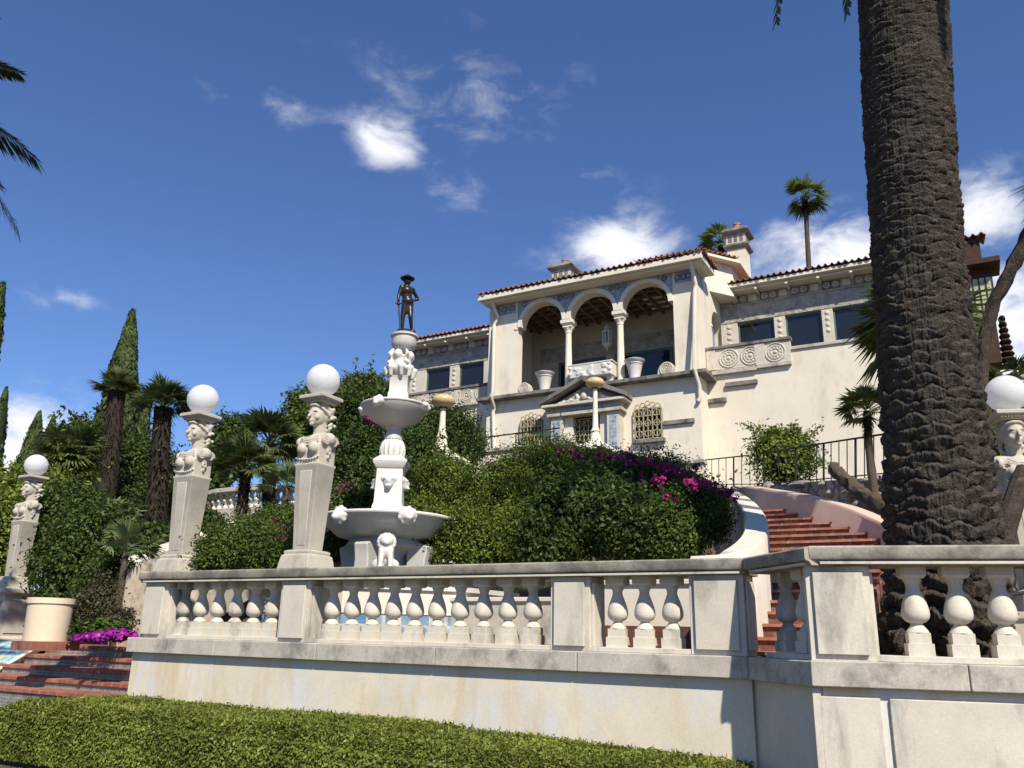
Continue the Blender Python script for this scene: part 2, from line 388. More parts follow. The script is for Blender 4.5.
def leaf_quads(pos, nrm, size, asp=.5, fold=.25, rng=RNG, dirv=None):
    n = len(pos); a = rng.normal(size=(n, 3)) if dirv is None else dirv + rng.normal(size=(n, 3)) * .35
    t = a - nrm * np.sum(a * nrm, 1, keepdims=True); t /= np.linalg.norm(t, axis=1, keepdims=True) + 1e-9; b = np.cross(nrm, t)
    s = (size * rng.uniform(.6, 1.35, n))[:, None]
    V = np.empty((n, 4, 3)); V[:, 0] = pos - t * s * .5; V[:, 1] = pos + b * s * asp * .5 + nrm * s * fold * .5 - t * s * .05; V[:, 2] = pos + t * s * .5 - nrm * s * .12; V[:, 3] = pos - b * s * asp * .5 + nrm * s * fold * .5 - t * s * .05
    return V.reshape(-1, 3), np.arange(4 * n).reshape(n, 4)


def blob_points(blobs, n, rng, shell=.45, clump=.16, per=45, up=.35):
    """leaf places in clumps near the surface of overlapping ellipsoids"""
    B = [(np.array(b[0], float), np.array(b[1], float)) for b in blobs]
    w = np.array([(b[1][0] * b[1][1] + b[1][0] * b[1][2] + b[1][1] * b[1][2]) for b in B]); w /= w.sum()
    K = max(8, n // per); which = rng.choice(len(B), K, p=w)
    d = rng.normal(size=(K, 3)); d /= np.linalg.norm(d, axis=1, keepdims=True); d[:, 2] = np.where(d[:, 2] < -.55, -d[:, 2], d[:, 2])
    cen = np.array([B[i][0] for i in which]); rad = np.array([B[i][1] for i in which])
    lump = rng.uniform(.86, 1.12, K)[:, None]
    cc = cen + d * rad * lump
    idx = rng.integers(0, K, n); rm = rad[idx].min(1, keepdims=True)
    off = rng.normal(size=(n, 3)) * np.minimum(clump * rm * 1.5, .26)
    depth = rng.uniform(0, 1, (n, 1)) ** 1.6 * shell
    pos = cc[idx] + off - d[idx] * rad[idx] * depth
    nr = (pos - cen[idx]) / rad[idx] ** 1; nr /= np.linalg.norm(nr, axis=1, keepdims=True) + 1e-9
    nr = nr * .55 + rng.normal(size=(n, 3)) * .5; nr[:, 2] += up; nr /= np.linalg.norm(nr, axis=1, keepdims=True)
    return pos, nr


def pxblobs(lst):
    """(px, py, dist, half-width px, half-height px[, depth factor]) -> ellipsoids in metres"""
    o = []
    for b in lst:
        px, py, D, hw, hh = b[:5]; k = MPP(D); dp = b[5] if len(b) > 5 else .8
        o.append((PD(px, py, D), (hw * k, max(.3, hw * k * dp), hh * k)))
    return o


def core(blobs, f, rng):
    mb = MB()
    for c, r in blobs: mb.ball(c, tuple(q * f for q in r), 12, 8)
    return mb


def bush(name, label, cat, pxb, n, leaf, lm, seed, group=None, flowers=None, asp=.5, trunk=None, shell=.45, clump=.16, part='crown', corem=None, fcol=None):
    rng = np.random.default_rng(seed); bl = pxblobs(pxb) if not isinstance(pxb[0][0], np.ndarray) else pxb
    lo = min(range(len(bl)), key=lambda i: bl[i][0][2] - bl[i][1][2]); b0 = bl[lo][0].copy(); b0[2] = min(b[0][2] - b[1][2] for b in bl)
    if trunk is not None: b0 = np.array(trunk, float)
    root = thing(name, label, cat, b0, group)
    pos, nr = blob_points(bl, n, rng, shell, clump); V, F = leaf_quads(pos, nr, leaf, asp, rng=rng)
    if n > 12000 and part == 'crown':                   # stray shoots standing out of the outline
        k_ = n // 40; c_ = max(6, k_ // 9); wi = rng.integers(0, len(bl), c_); d_ = rng.normal(size=(c_, 3)); d_[:, 2] = np.abs(d_[:, 2]) + .15; d_ /= np.linalg.norm(d_, axis=1, keepdims=True)
        ci = np.array([bl[i][0] for i in wi]); ri = np.array([bl[i][1] for i in wi]); root_p = ci + d_ * ri; ln_ = rng.uniform(2, 6, c_) * leaf; tdir = d_ * .6 + rng.normal(size=(c_, 3)) * .35 + np.array([0, 0, .5])
        j_ = rng.integers(0, c_, k_); tt_ = rng.uniform(0, 1, k_); pos = root_p[j_] + tdir[j_] * (ln_[j_] * tt_)[:, None] + rng.normal(size=(k_, 3)) * leaf * .4; nr = rng.normal(size=(k_, 3)); nr /= np.linalg.norm(nr, axis=1, keepdims=True)
        V2, F2 = leaf_quads(pos, nr, leaf * 1.15, asp, rng=rng); V = np.vstack([V, V2]); F = np.vstack([F, F2 + len(V) - len(V2)])
    np_mesh(part, V, F, lm, root)
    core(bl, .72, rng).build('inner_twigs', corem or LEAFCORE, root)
    if trunk is not None:
        top = np.mean([b[0] for b in bl], 0); h = top[2] - b0[2]; mb = MB()
        mb.tube([b0 - (0, 0, .4), b0 + (top - b0) * .4 + (.1, 0, 0), top], [max(.06, h * .045), max(.05, h * .035), .04], 8)
        for b in bl: s0 = b0 + (top - b0) * .45; mb.tube([s0, (s0 + b[0]) / 2 + (0, 0, .2), b[0]], [h * .025 + .02, h * .018 + .015, .02], 6)
        mb.build('trunk', BARK, root)
    if flowers:
        fb, fn, fs = flowers; pos, nr = blob_points(pxblobs(fb), fn, rng, .15, .2, 30, .2); V, F = leaf_quads(pos, nr, fs, .85, rng=rng); np_mesh('blossoms', V, F, fcol or MAGENTA, root)
    return root


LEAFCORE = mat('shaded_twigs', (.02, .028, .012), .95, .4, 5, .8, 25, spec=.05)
G_BOX = leaf_mat('boxwood_leaf', (0.085, 0.125, 0.018), (0.16, 0.21, 0.032), (0.25, 0.29, 0.06))
G_DARK = leaf_mat('dark_leaf', (0.04, 0.068, 0.016), (0.075, 0.115, 0.025), (0.13, 0.17, 0.045))
G_MID = leaf_mat('mid_green_leaf', (0.06, 0.095, 0.018), (0.11, 0.16, 0.03), (0.18, 0.22, 0.05))
G_LIME = leaf_mat('lime_leaf', (.11, .15, .025), (.22, .27, .05), (.34, .36, .1))
G_CYP = leaf_mat('cypress_leaf', (0.04, 0.062, 0.018), (0.07, 0.1, 0.026), (0.11, 0.13, 0.04), .6, .15)
G_RED = leaf_mat('reddish_leaf', (.07, .10, .025), (.13, .13, .035), (.28, .10, .04))
G_HEDGE = leaf_mat('clipped_hedge_leaf', (0.14, 0.17, 0.028), (0.23, 0.255, 0.05), (0.40, 0.37, 0.12))
G_PALM = leaf_mat('fan_palm_blade', (0.075, 0.1, 0.03), (0.12, 0.155, 0.05), (0.2, 0.22, 0.09), .4, .2)
G_DEEP = leaf_mat('deep_green_leaf', (.045, .075, .016), (.085, .13, .028), (.16, .2, .05))
DEADF = leaf_mat('dead_frond', (.022, .017, .012), (.05, .038, .026), (.24, .19, .13), .8, .1, .1)
G_DRY = leaf_mat('dry_leaf', (.06, .06, .03), (.13, .11, .055), (.2, .17, .1))
G_LIMEP = leaf_mat('sunlit_palm_blade', (.12, .16, .04), (.2, .24, .07), (.3, .32, .12), .4, .35)
G_PALM2 = leaf_mat('silver_palm_blade', (.10, .14, .055), (.16, .205, .085), (.24, .28, .14), .4, .2)
G_FROND = leaf_mat('date_palm_leaflet', (0.035, 0.055, 0.012), (0.065, 0.09, 0.02), (0.13, 0.14, 0.045), .35, .2)
G_YEL = leaf_mat('yellowing_leaf', (.20, .17, .03), (.32, .26, .05), (.15, .18, .04))
MAGENTA = leaf_mat('magenta_bract', (.30, .02, .12), (.46, .045, .2), (.55, .14, .3), .5, .35)
PURPLE = leaf_mat('purple_petal', (.28, .02, .26), (.45, .04, .40), (.55, .15, .5), .5, .3)


def fan_leaf(base, dirv, size, rng, nb=20, spread=2.9, pet=.5, droop=.25):
    """petiole tip and radiating folded blades; returns V, F (quads)"""
    d = np.array(dirv, float); d /= np.linalg.norm(d); up = np.array([0, 0, 1.]); r = np.cross(d, up); r /= np.linalg.norm(r) + 1e-9; u = np.cross(r, d)
    tip = np.array(base) + d * size * pet; V = []; F = []
    w0 = .012 * size + .008
    k = 0
    V += [base + r * w0, base - r * w0, tip - r * w0, tip + r * w0]; F.append((0, 1, 2, 3)); k = 4
    roll = rng.normal() * .3; rr = r * math.cos(roll) + u * math.sin(roll); uu = np.cross(rr, d)
    for i in range(nb):
        a = (i / (nb - 1) - .5) * spread + rng.normal() * .03; e = d * math.cos(a) + rr * math.sin(a) - uu * .12 * abs(a); ln = size * (1 - .18 * abs(a) / 1.5) * rng.uniform(.8, 1.05) * (1 - pet * .4)
        s = np.cross(e, uu); s /= np.linalg.norm(s) + 1e-9; w = ln * math.sin(spread / nb) * .33
        m = tip + e * ln * .55; t = tip + e * ln - up * ln * droop * rng.uniform(.5, 1.6) * .6
        V += [tip, m + s * w, t, m - s * w + uu * w * .4]; F.append((k, k + 1, k + 2, k + 3)); k += 4
    return np.array(V), np.array(F)


def fan_palm(name, label, base, crown, size, nleaf, seed, tr=.16, lm=None, group=None, skirt=.35, droopy=True, nb=18, lean=None, low=-.5):
    rng = np.random.default_rng(seed); base = np.array(base, float); crown = np.array(crown, float); root = thing(name, label, 'palm tree', base, group)
    mid = (base + crown) / 2 + (np.array(lean) if lean is not None else 0)
    path = []
    for t in np.linspace(0, 1, 16): path.append((1 - t) ** 2 * (base - (0, 0, .4)) + 2 * t * (1 - t) * mid + t * t * crown)
    V = []; F = []; n = 12
    mb = MB(); mb.tube(path, [tr * (1.15 - .3 * i / 15) * rng.uniform(.9, 1.1) for i in range(16)], 10); mb.build('trunk', SKIRT if skirt > .6 else BARK, root)
    if skirt:
        L_ = np.linalg.norm(crown - base); VV = []; FF = []; k = 0; cnt = int(900 * skirt + 120)
        for i in range(cnt):
            t = 1 - skirt * rng.uniform(0, 1) ** .8; q = (1 - t) ** 2 * base + 2 * t * (1 - t) * mid + t * t * crown; a = rng.uniform(0, 6.283); o = np.array([math.cos(a), math.sin(a), 0.])
            ln = rng.uniform(.25, .6) * size * .6; p0 = q + o * tr * .8; p1 = q + o * (tr * 1.15 + ln * .22) - np.array([0, 0, ln * rng.uniform(-.5, .8)]); s = np.array([-o[1], o[0], 0]) * .05 * size * .6
            VV += [p0 - s, p0 + s, p1 + s * .4, p1 - s * .4]; FF.append((k, k + 1, k + 2, k + 3)); k += 4
        np_mesh('dead_frond_skirt', np.array(VV), np.array(FF), DEADF, root)
    VV = []; FF = []; k = 0
    for i in range(nleaf):
        z = rng.uniform(low, 1.); a = i * 2.39996 + rng.normal() * .2; h = math.sqrt(max(0, 1 - min(1, abs(z)) ** 2)); d = np.array([math.cos(a) * h, math.sin(a) * h, z])
        v, f = fan_leaf(crown + d * .05, d, size * rng.uniform(.8, 1.1), rng, nb); VV.append(v); FF.append(f + k); k += len(v)
    np_mesh('crown', np.vstack(VV), np.vstack(FF), lm or G_PALM, root)
    return root


def pinnate(base, az, el, length, rng, nl=46, droop=1.0, leaf=.5, wid=.03):
    """one feather frond: arching rachis with two rows of leaflets"""
    V = []; F = []; k = 0; p = np.array(base, float); e = el; st = length / nl; pts = []
    for i in range(nl + 1):
        d = np.array([math.cos(az) * math.cos(e), math.sin(az) * math.cos(e), math.sin(e)]); pts.append((p.copy(), d)); p = p + d * st; e -= droop * (.4 + 1.2 * i / nl) / nl * 1.6
    side = np.array([-math.sin(az), math.cos(az), 0])
    for i in range(nl):
        p0, d = pts[i]; p1 = pts[i + 1][0]; w = .03 * (1 - i / nl) + .006; u = np.cross(side, d)
        V += [p0 - side * w, p0 + side * w, p1 + side * w * .95, p1 - side * w * .95]; F.append((k, k + 1, k + 2, k + 3)); k += 4
        if i < 4: continue
        t = i / nl; ll = leaf * (math.sin(math.pi * min(1, .12 + .88 * t) ** .75) * .85 + .15)
        for sg in (-1, 1):
            for q in (0., .5):
                o = p0 + d * st * q; dd = side * sg * .8 + d * (.55 + .6 * t) + u * .25 * rng.normal() * .6 + np.array([0, 0, -.25]); dd /= np.linalg.norm(dd); s = np.cross(dd, u); s /= np.linalg.norm(s) + 1e-9
                l2 = ll * rng.uniform(.85, 1.1); m = o + dd * l2 * .5; tp = o + dd * l2 - np.array([0, 0, l2 * .15]); V += [o, m + s * wid, tp, m - s * wid]; F.append((k, k + 1, k + 2, k + 3)); k += 4
    return np.array(V), np.array(F)


def cypress(name, label, px, ytop, ybase, D, hw, n, seed, group='dark cypress spires on the left slope'):
    rng = np.random.default_rng(seed); top = PD(px, ytop, D); zb = hgt(top[0], top[1]) ; h = top[2] - zb; base = np.array([top[0], top[1], zb]); root = thing(name, label, 'cypress tree', base, group)
    t = rng.uniform(0, 1, n) ** 1.25; a = rng.uniform(0, 6.283, n); R = hw * MPP(D)
    prof = np.interp(t, [0, .08, .35, .6, .8, .92, .97, 1.0], [.75, .95, 1., .82, .5, .26, .13, .03]) * R
    lump = 1 + .10 * np.sin(a * 3 + t * 25 + seed) + .07 * np.sin(a * 7 - t * 60)
    r = prof * lump * (1 - .35 * rng.uniform(0, 1, n) ** 2) * rng.uniform(.93, 1.08, n)
    bend = .02 * h * np.sin(t * 2 + seed)
    pos = np.stack([base[0] + r * np.cos(a) + bend, base[1] + r * np.sin(a), zb + t * h], 1)
    nr = np.stack([np.cos(a), np.sin(a), np.full(n, .15)], 1) + rng.normal(size=(n, 3)) * .45; nr /= np.linalg.norm(nr, axis=1, keepdims=True)
    V, F = leaf_quads(pos, nr, h * .022 + .06, .35, .3, rng, np.tile([0, 0, 1.6], (n, 1))); np_mesh('crown', V, F, G_CYP, root)
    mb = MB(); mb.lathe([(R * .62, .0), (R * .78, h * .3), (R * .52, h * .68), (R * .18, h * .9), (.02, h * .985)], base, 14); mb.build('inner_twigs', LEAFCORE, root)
    MB().tube([base - (0, 0, .5), base + (0, 0, h * .3)], [R * .25, R * .2], 8).build('trunk', BARK, root)
    return root


# ------------------------------------------------------------------ the ground


def smooth(t):
    t = np.clip(t, 0, 1); return t * t * (3 - 2 * t)


def hgt(x, y):
    x = np.asarray(x, float); y = np.asarray(y, float)
    d = y + .0 * x
    front = 1.38 * smooth((y - 8.5) / .5)
    right = smooth((x + 12.0) / 1.2)
    lefth = 1.15 * smooth((y - 11.0) / 2.0)
    hill = 5.3 * smooth((y - 13.5) / 15.5); far_l = smooth((-x - 18) / 20)
    hill_l = 2.6 * smooth((y - 12) / 26)
    return (front * right + lefth * (1 - right)) + hill * (1 - far_l) + hill_l * far_l


gx = np.concatenate([[-900, -500, -250, -140], np.arange(-90, 40, .75), [60, 120, 300, 900]])
gy = np.concatenate([[-900, -300, -60, -10], np.arange(-4, 60, .5), [70, 90, 140, 300, 900, 2500]])
GX, GY = np.meshgrid(gx, gy); GZ = hgt(GX, GY) - .06
inpool = (np.hypot(GX + 8.73, GY - 11.6) < 2.6); GZ = np.where(inpool, 1.2, GZ)
nx, ny = len(gx), len(gy); ii = np.arange(nx * ny).reshape(ny, nx)
Fg = np.stack([ii[:-1, :-1], ii[:-1, 1:], ii[1:, 1:], ii[1:, :-1]], -1).reshape(-1, 4)
g = np_mesh('ground', np.stack([GX.ravel(), GY.ravel(), GZ.ravel()], 1), Fg, SOIL, None, True); tag(g, kind='structure')

# ------------------------------------------------------------------ terrace balustrade
ZC = 1.46; ZR = 2.22; ZT = 2.37            # cap top, rail bottom, rail top
bal = thing('balustrade_wall', 'long stone terrace wall with balusters, square piers and a weathered rail', 'balustrade', (-6, 8.3, 0))
BPROF = [(.088, .26), (.078, .29), (.055, .33), (.044, .35), (.047, .362), (.08, .385), (.1, .42), (.107, .46), (.105, .51), (.096, .57), (.082, .63), (.066, .69), (.053, .74), (.05, .77), (.054, .80), (.066, .84), (.076, .88)]
LOC = Matrix.Identity(4)


def baluster(M, x, y, s=1.0, wide=1.0):
    H = ZR - ZC - .05; mb = MB(); mb.M = M; z0 = ZC + .05
    mb.sqstack((x, y), [(.098 * wide, z0), (.098 * wide, z0 + .14 * H), (.083 * wide, z0 + .142 * H), (.083 * wide, z0 + .258 * H)])
    mb.lathe([(r * wide * 1.02, z * H) for r, z in BPROF], (x, y, z0), 20)
    mb.sqstack((x, y), [(.08 * wide, z0 + .87 * H), (.1 * wide, z0 + .90 * H), (.1 * wide, z0 + 1.0 * H)])
    return mb.build('baluster', STONE, bal)


def pier(M, x0, x1, y0=.06, y1=.5, panel=True):
    mb = MB(); mb.M = M; mb.box(x0, x1, y0 + .03, y1, ZC, ZR)
    o = mb.build('pier', STONE, bal, bevel=.006)
    if panel:
        mb = MB(); mb.M = M; w = x1 - x0; mb.box(x0 + .07 * w + .02, x1 - .07 * w - .02, y0 - .005, y0 + .028, ZC + .05, ZR - .06); mb.build('panel', STONE, o, bevel=.006)
        mb = MB(); mb.M = M; mb.box(x1 + .002, x1 + .028, y0 + .08, y1 - .06, ZC + .05, ZR - .06); mb.build('panel', STONE, o, bevel=.006)
    return o


def wall_run(M, x0, x1, dz=0., depth=.62, base=True, capjoint=1.9):
    if base:
        mb = MB(); mb.M = M; mb.box(x0 - (.12 if dz < 0 else -.06), x1 - (.03 if dz < 0 else 0), .085 - dz, depth - .1, -.5, ZC - .19 + dz); mb.build('base_wall', WALLST, bal)
    x = x0 - .0; n = max(1, round((x1 - x0) / capjoint)); st = (x1 - x0) / n
    for i in range(n):
        mb = MB(); mb.M = M; mb.box(x0 + i * st, x0 + (i + 1) * st - .006, 0, depth, ZC - .2 + dz, ZC + dz); mb.build('cap_stone', CAPST, bal, bevel=.012)
    mb = MB(); mb.M = M; mb.box(x0 + .2, x1 - .1, .1, .46, ZC + dz, ZC + .05 + dz); mb.build('plinth_course', STONE, bal, bevel=.006)
    mb = MB(); mb.M = M
    prof = [(-.01, ZR + .055), (.0, ZR + .04), (.03, ZR + .03), (.05, ZR), (.51, ZR), (.53, ZR + .03), (.56, ZR + .04), (.57, ZR + .055), (.57, ZT - .015), (.555, ZT), (.005, ZT), (-.01, ZT - .015)]
    xa, xb = x0 + .06, x1 + .02; k = len(prof)
    mb.add([(xa, p[0], p[1] + dz) for p in prof] + [(xb, p[0], p[1] + dz) for p in prof], [tuple(range(k - 1, -1, -1)), tuple(range(k, 2 * k))] + [(i, (i + 1) % k, k + (i + 1) % k, k + i) for i in range(k)])
    mb.build('handrail', RAILST, bal)
    mb = MB(); mb.M = M; mb.box(x0 + .14, x1 - .04, .012, .0495, ZR + .003 + dz, ZR + .024 + dz); mb.build('rail_fillet', STONE, bal)


YB = 8.2
MA = Matrix.Translation((0, YB, 0))
xL = P(127, 640, YB)[0]; xCorner = P(748, 654, YB)[0]
wall_run(MA, xL, xCorner)


def bx(px, py=610, y=YB + .1): return P(px, py, y)[0]


pier(MA, bx(143), bx(166)); pier(MA, bx(280), bx(309)); pier(MA, bx(551), bx(590)); pier(MA, bx(690), bx(745), panel=True)
for a, b, n in ((183, 272, 6), (332, 533, 10), (618, 673, 3)):
    xa, xb = P(a, 620, YB + .28)[0], P(b, 620, YB + .28)[0]
    for i in range(n): baluster(MA, xa + (xb - xa) * i / (n - 1), .28)
# return bay turning towards the viewer, then the right-hand run
c0 = np.array([xCorner, YB]); c1 = PZ(806, 656, ZC)[:2]
c1 = np.array([-1.24, 7.34]) if not (6.5 < c1[1] < 8) else c1
dv = c1 - c0; ln = float(np.hypot(*dv)); ang = math.atan2(dv[1], dv[0])
MBm = Matrix.Translation((c0[0], c0[1], 0)) @ Matrix.Rotation(ang, 4, 'Z')
wall_run(MBm, -.04, ln, dz=-.004)
for t in (.24, .56): baluster(MBm, ln * t, .28, wide=.95)
ANG2 = R_(13)
MC = Matrix.Translation((c1[0], c1[1], 0)) @ Matrix.Rotation(ANG2, 4, 'Z')
wall_run(MC, -.02, 4.6, dz=.003, capjoint=1.05)


def cx(px, py, off=.1):   # local x on the right-hand run of a photo ray
    p0 = np.array([c1[0], c1[1]]); n = np.array([-math.sin(ANG2), math.cos(ANG2)]); p0 = p0 + n * off; d = ray(px, py); t = np.dot(p0, n) / np.dot(d[:2], n)
    q = d[:2] * t - c1; return float(q[0] * math.cos(ANG2) + q[1] * math.sin(ANG2))


pier(MC, cx(807, 600, .07), cx(872, 600, .07))
for px in (915, 958, 1002): baluster(MC, cx(px, 610, .28), .28)
s3 = cx(1002, 610, .28) - cx(958, 610, .28)
baluster(MC, cx(1002, 610, .28) + s3, .28); pier(MC, cx(1002, 610, .28) + s3 * 1.7, cx(1002, 610, .28) + s3 * 1.7 + .5)
for a, b in ((822, 884), (893, 1090)):
    mb = MB(); mb.M = MC; mb.box(cx(a, 740, .085), cx(b, 740, .085), .05, .084, -.3, ZC - .27); mb.build('wall_panel', STONE, bal, bevel=.008)
mb = MB(); mb.M = MC; mb.box(-.02, .045, .05, .0805, -.4, ZC - .21); mb.build('corner_strip', STONE, bal, bevel=.006)

# terrace paving behind the balustrade
mb = MB(); mb.box(-11.0, 5.0, 8.75, 14.2, 1.35, 1.385); tag(mb.build('patio', PATIO), kind='structure')
mb = MB(); mb.extrz([(-1.1, 8.2), (-.9, 7.95), (3.4, 8.95), (3.4, 8.745), (3.4, 8.75), (-1.1, 8.745)][:3] + [(3.4, 8.96), (-1.9, 8.74)], .5, 1.36); tag(mb.build('planting_bed', SOIL), kind='structure')

# ------------------------------------------------------------------ herm lamp posts


def make_herm(label):
    t = thing('lamp_post', label, 'lamp post', (0, 0, 0), 'carved figure lamp posts with white globes')
    mb = MB(); mb.sqstack((0, 0), [(.265, 0), (.25, .10), (.235, .175), (.205, .19), (.215, .2), (.215, .23), (.185, .245), (.17, .25)]); mb.build('plinth', HERMST, t, bevel=.008)
    mb = MB(); mb.sqstack((0, 0), [((.142, .135), .25), ((.2, .175), 1.36), ((.212, .186), 1.38), ((.212, .186), 1.4)])
    for sy, sx in ((-1, 0), (0, 1), (0, -1)):     # raised centre strip on the faces
        if sy: mb.add([(-.075, -.142, .3), (.075, -.142, .3), (.11, -.183, 1.3), (-.11, -.183, 1.3), (-.075, -.13, .3), (.075, -.13, .3), (.11, -.16, 1.3), (-.11, -.16, 1.3)], [(0, 1, 2, 3), (0, 4, 5, 1), (1, 5, 6, 2), (2, 6, 7, 3), (3, 7, 4, 0)])
    mb.build('shaft', HERMST, t, bevel=.02)
    B = [('b', (0, 0, 1.52), (.195, .165, .14)), ('s', (0, .0, 1.66), (.245, .18, .18)), ('s', (-.1, -.165, 1.6), (.085, .08, .085)), ('s', (.1, -.165, 1.6), (.085, .08, .085)),
         ('c', (-.2, 0, 1.74), (.2, 0, 1.74), .1, .1), ('c', (0, .02, 1.78), (0, -.015, 1.97), .085, .07),
         ('s', (0, -.05, 2.09), (.108, .13, .165)), ('s', (0, -.085, 2.03), (.085, .095, .1)), ('s', (0, -.155, 1.955), (.036, .03, .032)),
         ('c', (0, -.176, 2.12), (0, -.218, 2.05), .014, .024), ('s', (0, -.175, 2.007), (.036, .022, .011)), ('s', (0, -.173, 1.988), (.03, .022, .012)),
         ('s', (.05, -.16, 2.13), (.04, .022, .013)), ('s', (-.05, -.16, 2.13), (.04, .022, .013)), ('s', (.045, -.158, 2.095), (.022, .014, .011)), ('s', (-.045, -.158, 2.095), (.022, .014, .011)),
         ('s', (.068, -.135, 2.045), (.034, .03, .036)), ('s', (-.068, -.135, 2.045), (.034, .03, .036)), ('s', (0, .045, 2.11), (.125, .115, .15)), ('c', (0, .05, 1.8), (0, .03, 2.0), .09, .09)]
    rg = random.Random(3)
    for sg in (-1, 1):                                # hair parted and rolled back from the brow, bunch of curls behind the ear
        for i in range(14):
            a = i / 13; B.append(('s', (sg * (.012 + .115 * math.sin(a * 1.57)), -.145 + .19 * a * a, 2.225 - .12 * a ** 2.2), (.024, .03, .022)))
            B.append(('s', (sg * (.012 + .11 * math.sin(a * 1.57)), -.09 + .19 * a, 2.25 - .09 * a ** 2), (.03, .034, .022)))
        for i in range(18):
            B.append(('s', (sg * rg.uniform(.09, .135), rg.uniform(.06, .17), rg.uniform(1.95, 2.2)), (.027, .03, .027)))
        for i in range(9):
            B.append(('s', (sg * (.105 + .02 * math.sin(i)), .1 + .02 * math.cos(i * 1.3), 1.96 - .022 * i), (.026, .028, .022)))
        for yc in (-.082, .082):                      # paired spiral scrolls in place of an arm
            for i in range(26):
                a = i * .46; r = .075 * (1 - i / 30); B.append(('s', (sg * .232, yc + r * math.cos(a), 1.71 + r * math.sin(a)), (.026, .016, .016)))
            B.append(('s', (sg * .215, yc, 1.71), (.03, .075, .075)))
        for i in range(8):
            a = i * .785; B.append(('s', (sg * .222, .03 * math.cos(a), 1.57 + .03 * math.sin(a)), (.02, .016, .016)))
        B.append(('s', (sg * .215, 0, 1.5), (.02, .022, .035))); B.append(('s', (sg * .215, 0, 1.63), (.02, .03, .02)))
    for k in range(3):                                # soft folds of cloth below the neck
        for i in range(12):
            a = i / 11; B.append(('s', (-.15 + .3 * a, -.165 - .03 * math.sin(a * 3.14), 1.77 - .035 * k - .05 * math.sin(a * 3.14)), (.02, .012, .009)))
    for i in range(9): a = (i / 8 - .5) * 2; B.append(('s', (a * .19, -.18 - .01 * (1 - a * a), 1.48 - .03 * (1 - a * a)), (.018, .014, .014)))
    sculpt('bust', B, .0105, HERMST, t, 2)
    mb = MB(); mb.lathe([(.08, 2.22), (.11, 2.245), (.125, 2.265)], n=24); mb.sqstack((0, 0), [(.14, 2.26), (.16, 2.275), (.165, 2.295), (.195, 2.315), (.215, 2.325), (.215, 2.365), (.2, 2.375)])
    for i in range(-4, 5):
        for sy in (-1, 1): mb.box(i * .038 - .011, i * .038 + .011, sy * .178 - .007, sy * .178 + .007, 2.283, 2.303); mb.box(sy * .178 - .007, sy * .178 + .007, i * .038 - .011, i * .038 + .011, 2.283, 2.303)
    mb.build('capital', HERMST, t, bevel=.004)
    MB().lathe([(.11, 2.375), (.11, 2.39), (.09, 2.41)], n=20).build('globe_collar', RAILST, t)
    MB().ball((0, 0, 2.618), .235, 32, 20).build('globe', GLOBE, t, smooth=60)
    return t


h0 = make_herm('white globe lamp on a carved figure, on the rail left of the fountain')
p = P(306, 567, 8.5); h0.location = (p[0], 8.5, ZT + .002)
h1 = copy_tree(h0); h1['label'] = 'white globe lamp on a carved figure, at the left end of the balustrade'
p = P(181, 571, 8.52); h1.location = (p[0], 8.5, ZT + .002)
h2 = copy_tree(h0); h2['label'] = 'white globe lamp on a carved figure, on its own pedestal beside the brick steps'
p = PD(12.5, 589, 20.6); h2.location = (p[0], p[1], p[2] + .0)
ped = thing('lamp_pedestal', 'moulded stone pedestal under the leftmost figure lamp, beside the brick steps', 'pedestal', (p[0], p[1], hgt(p[0], p[1])))
MB().sqstack((p[0], p[1]), [(.36, .6), (.36, p[2] - .98), (.31, p[2] - .94), (.31, p[2] - .14)]).build('pedestal_body', HERMST, ped, bevel=.01)
MB().sqstack((p[0], p[1]), [(.31, p[2] - .138), (.35, p[2] - .1), (.4, p[2] - .09), (.4, p[2] - .005)]).build('pedestal_cap', HERMST, ped, bevel=.01)
for dx, dy in ((0, -1), (1, 0)):
    mb = MB(); a = .22
    if dx: mb.box(p[0] + .312, p[0] + .33, p[1] - a, p[1] + a, p[2] - .88, p[2] - .24)
    else: mb.box(p[0] - a, p[0] + a, p[1] - .33, p[1] - .312, p[2] - .88, p[2] - .24)
    mb.build('panel', HERMST, ped, bevel=.006)
h3 = copy_tree(h0); h3['label'] = 'white globe lamp on a carved figure right of the thick palm trunk'
p = PD(1029, 540, 11.6); h3.location = (p[0], p[1], PD(1016, 393, 11.6)[2] - 2.618); h3.rotation_euler.z = R_(18)
hp = thing('lamp_pedestal', 'low stone pedestal under the figure lamp right of the thick palm trunk', 'pedestal', (p[0], p[1], 1.4))
MB().sqstack((p[0], p[1]), [(.34, 1.3), (.34, h3.location.z - .1), (.38, h3.location.z - .08), (.38, h3.location.z - .004)]).build('pedestal_body', HERMST, hp, bevel=.01)

# ------------------------------------------------------------------ fountain
FD = 14.5
F0 = PD(385.5, 560, FD); fx, fy = float(F0[0]), float(F0[1])


def fz(py): return float(PD(391, py, FD)[2])


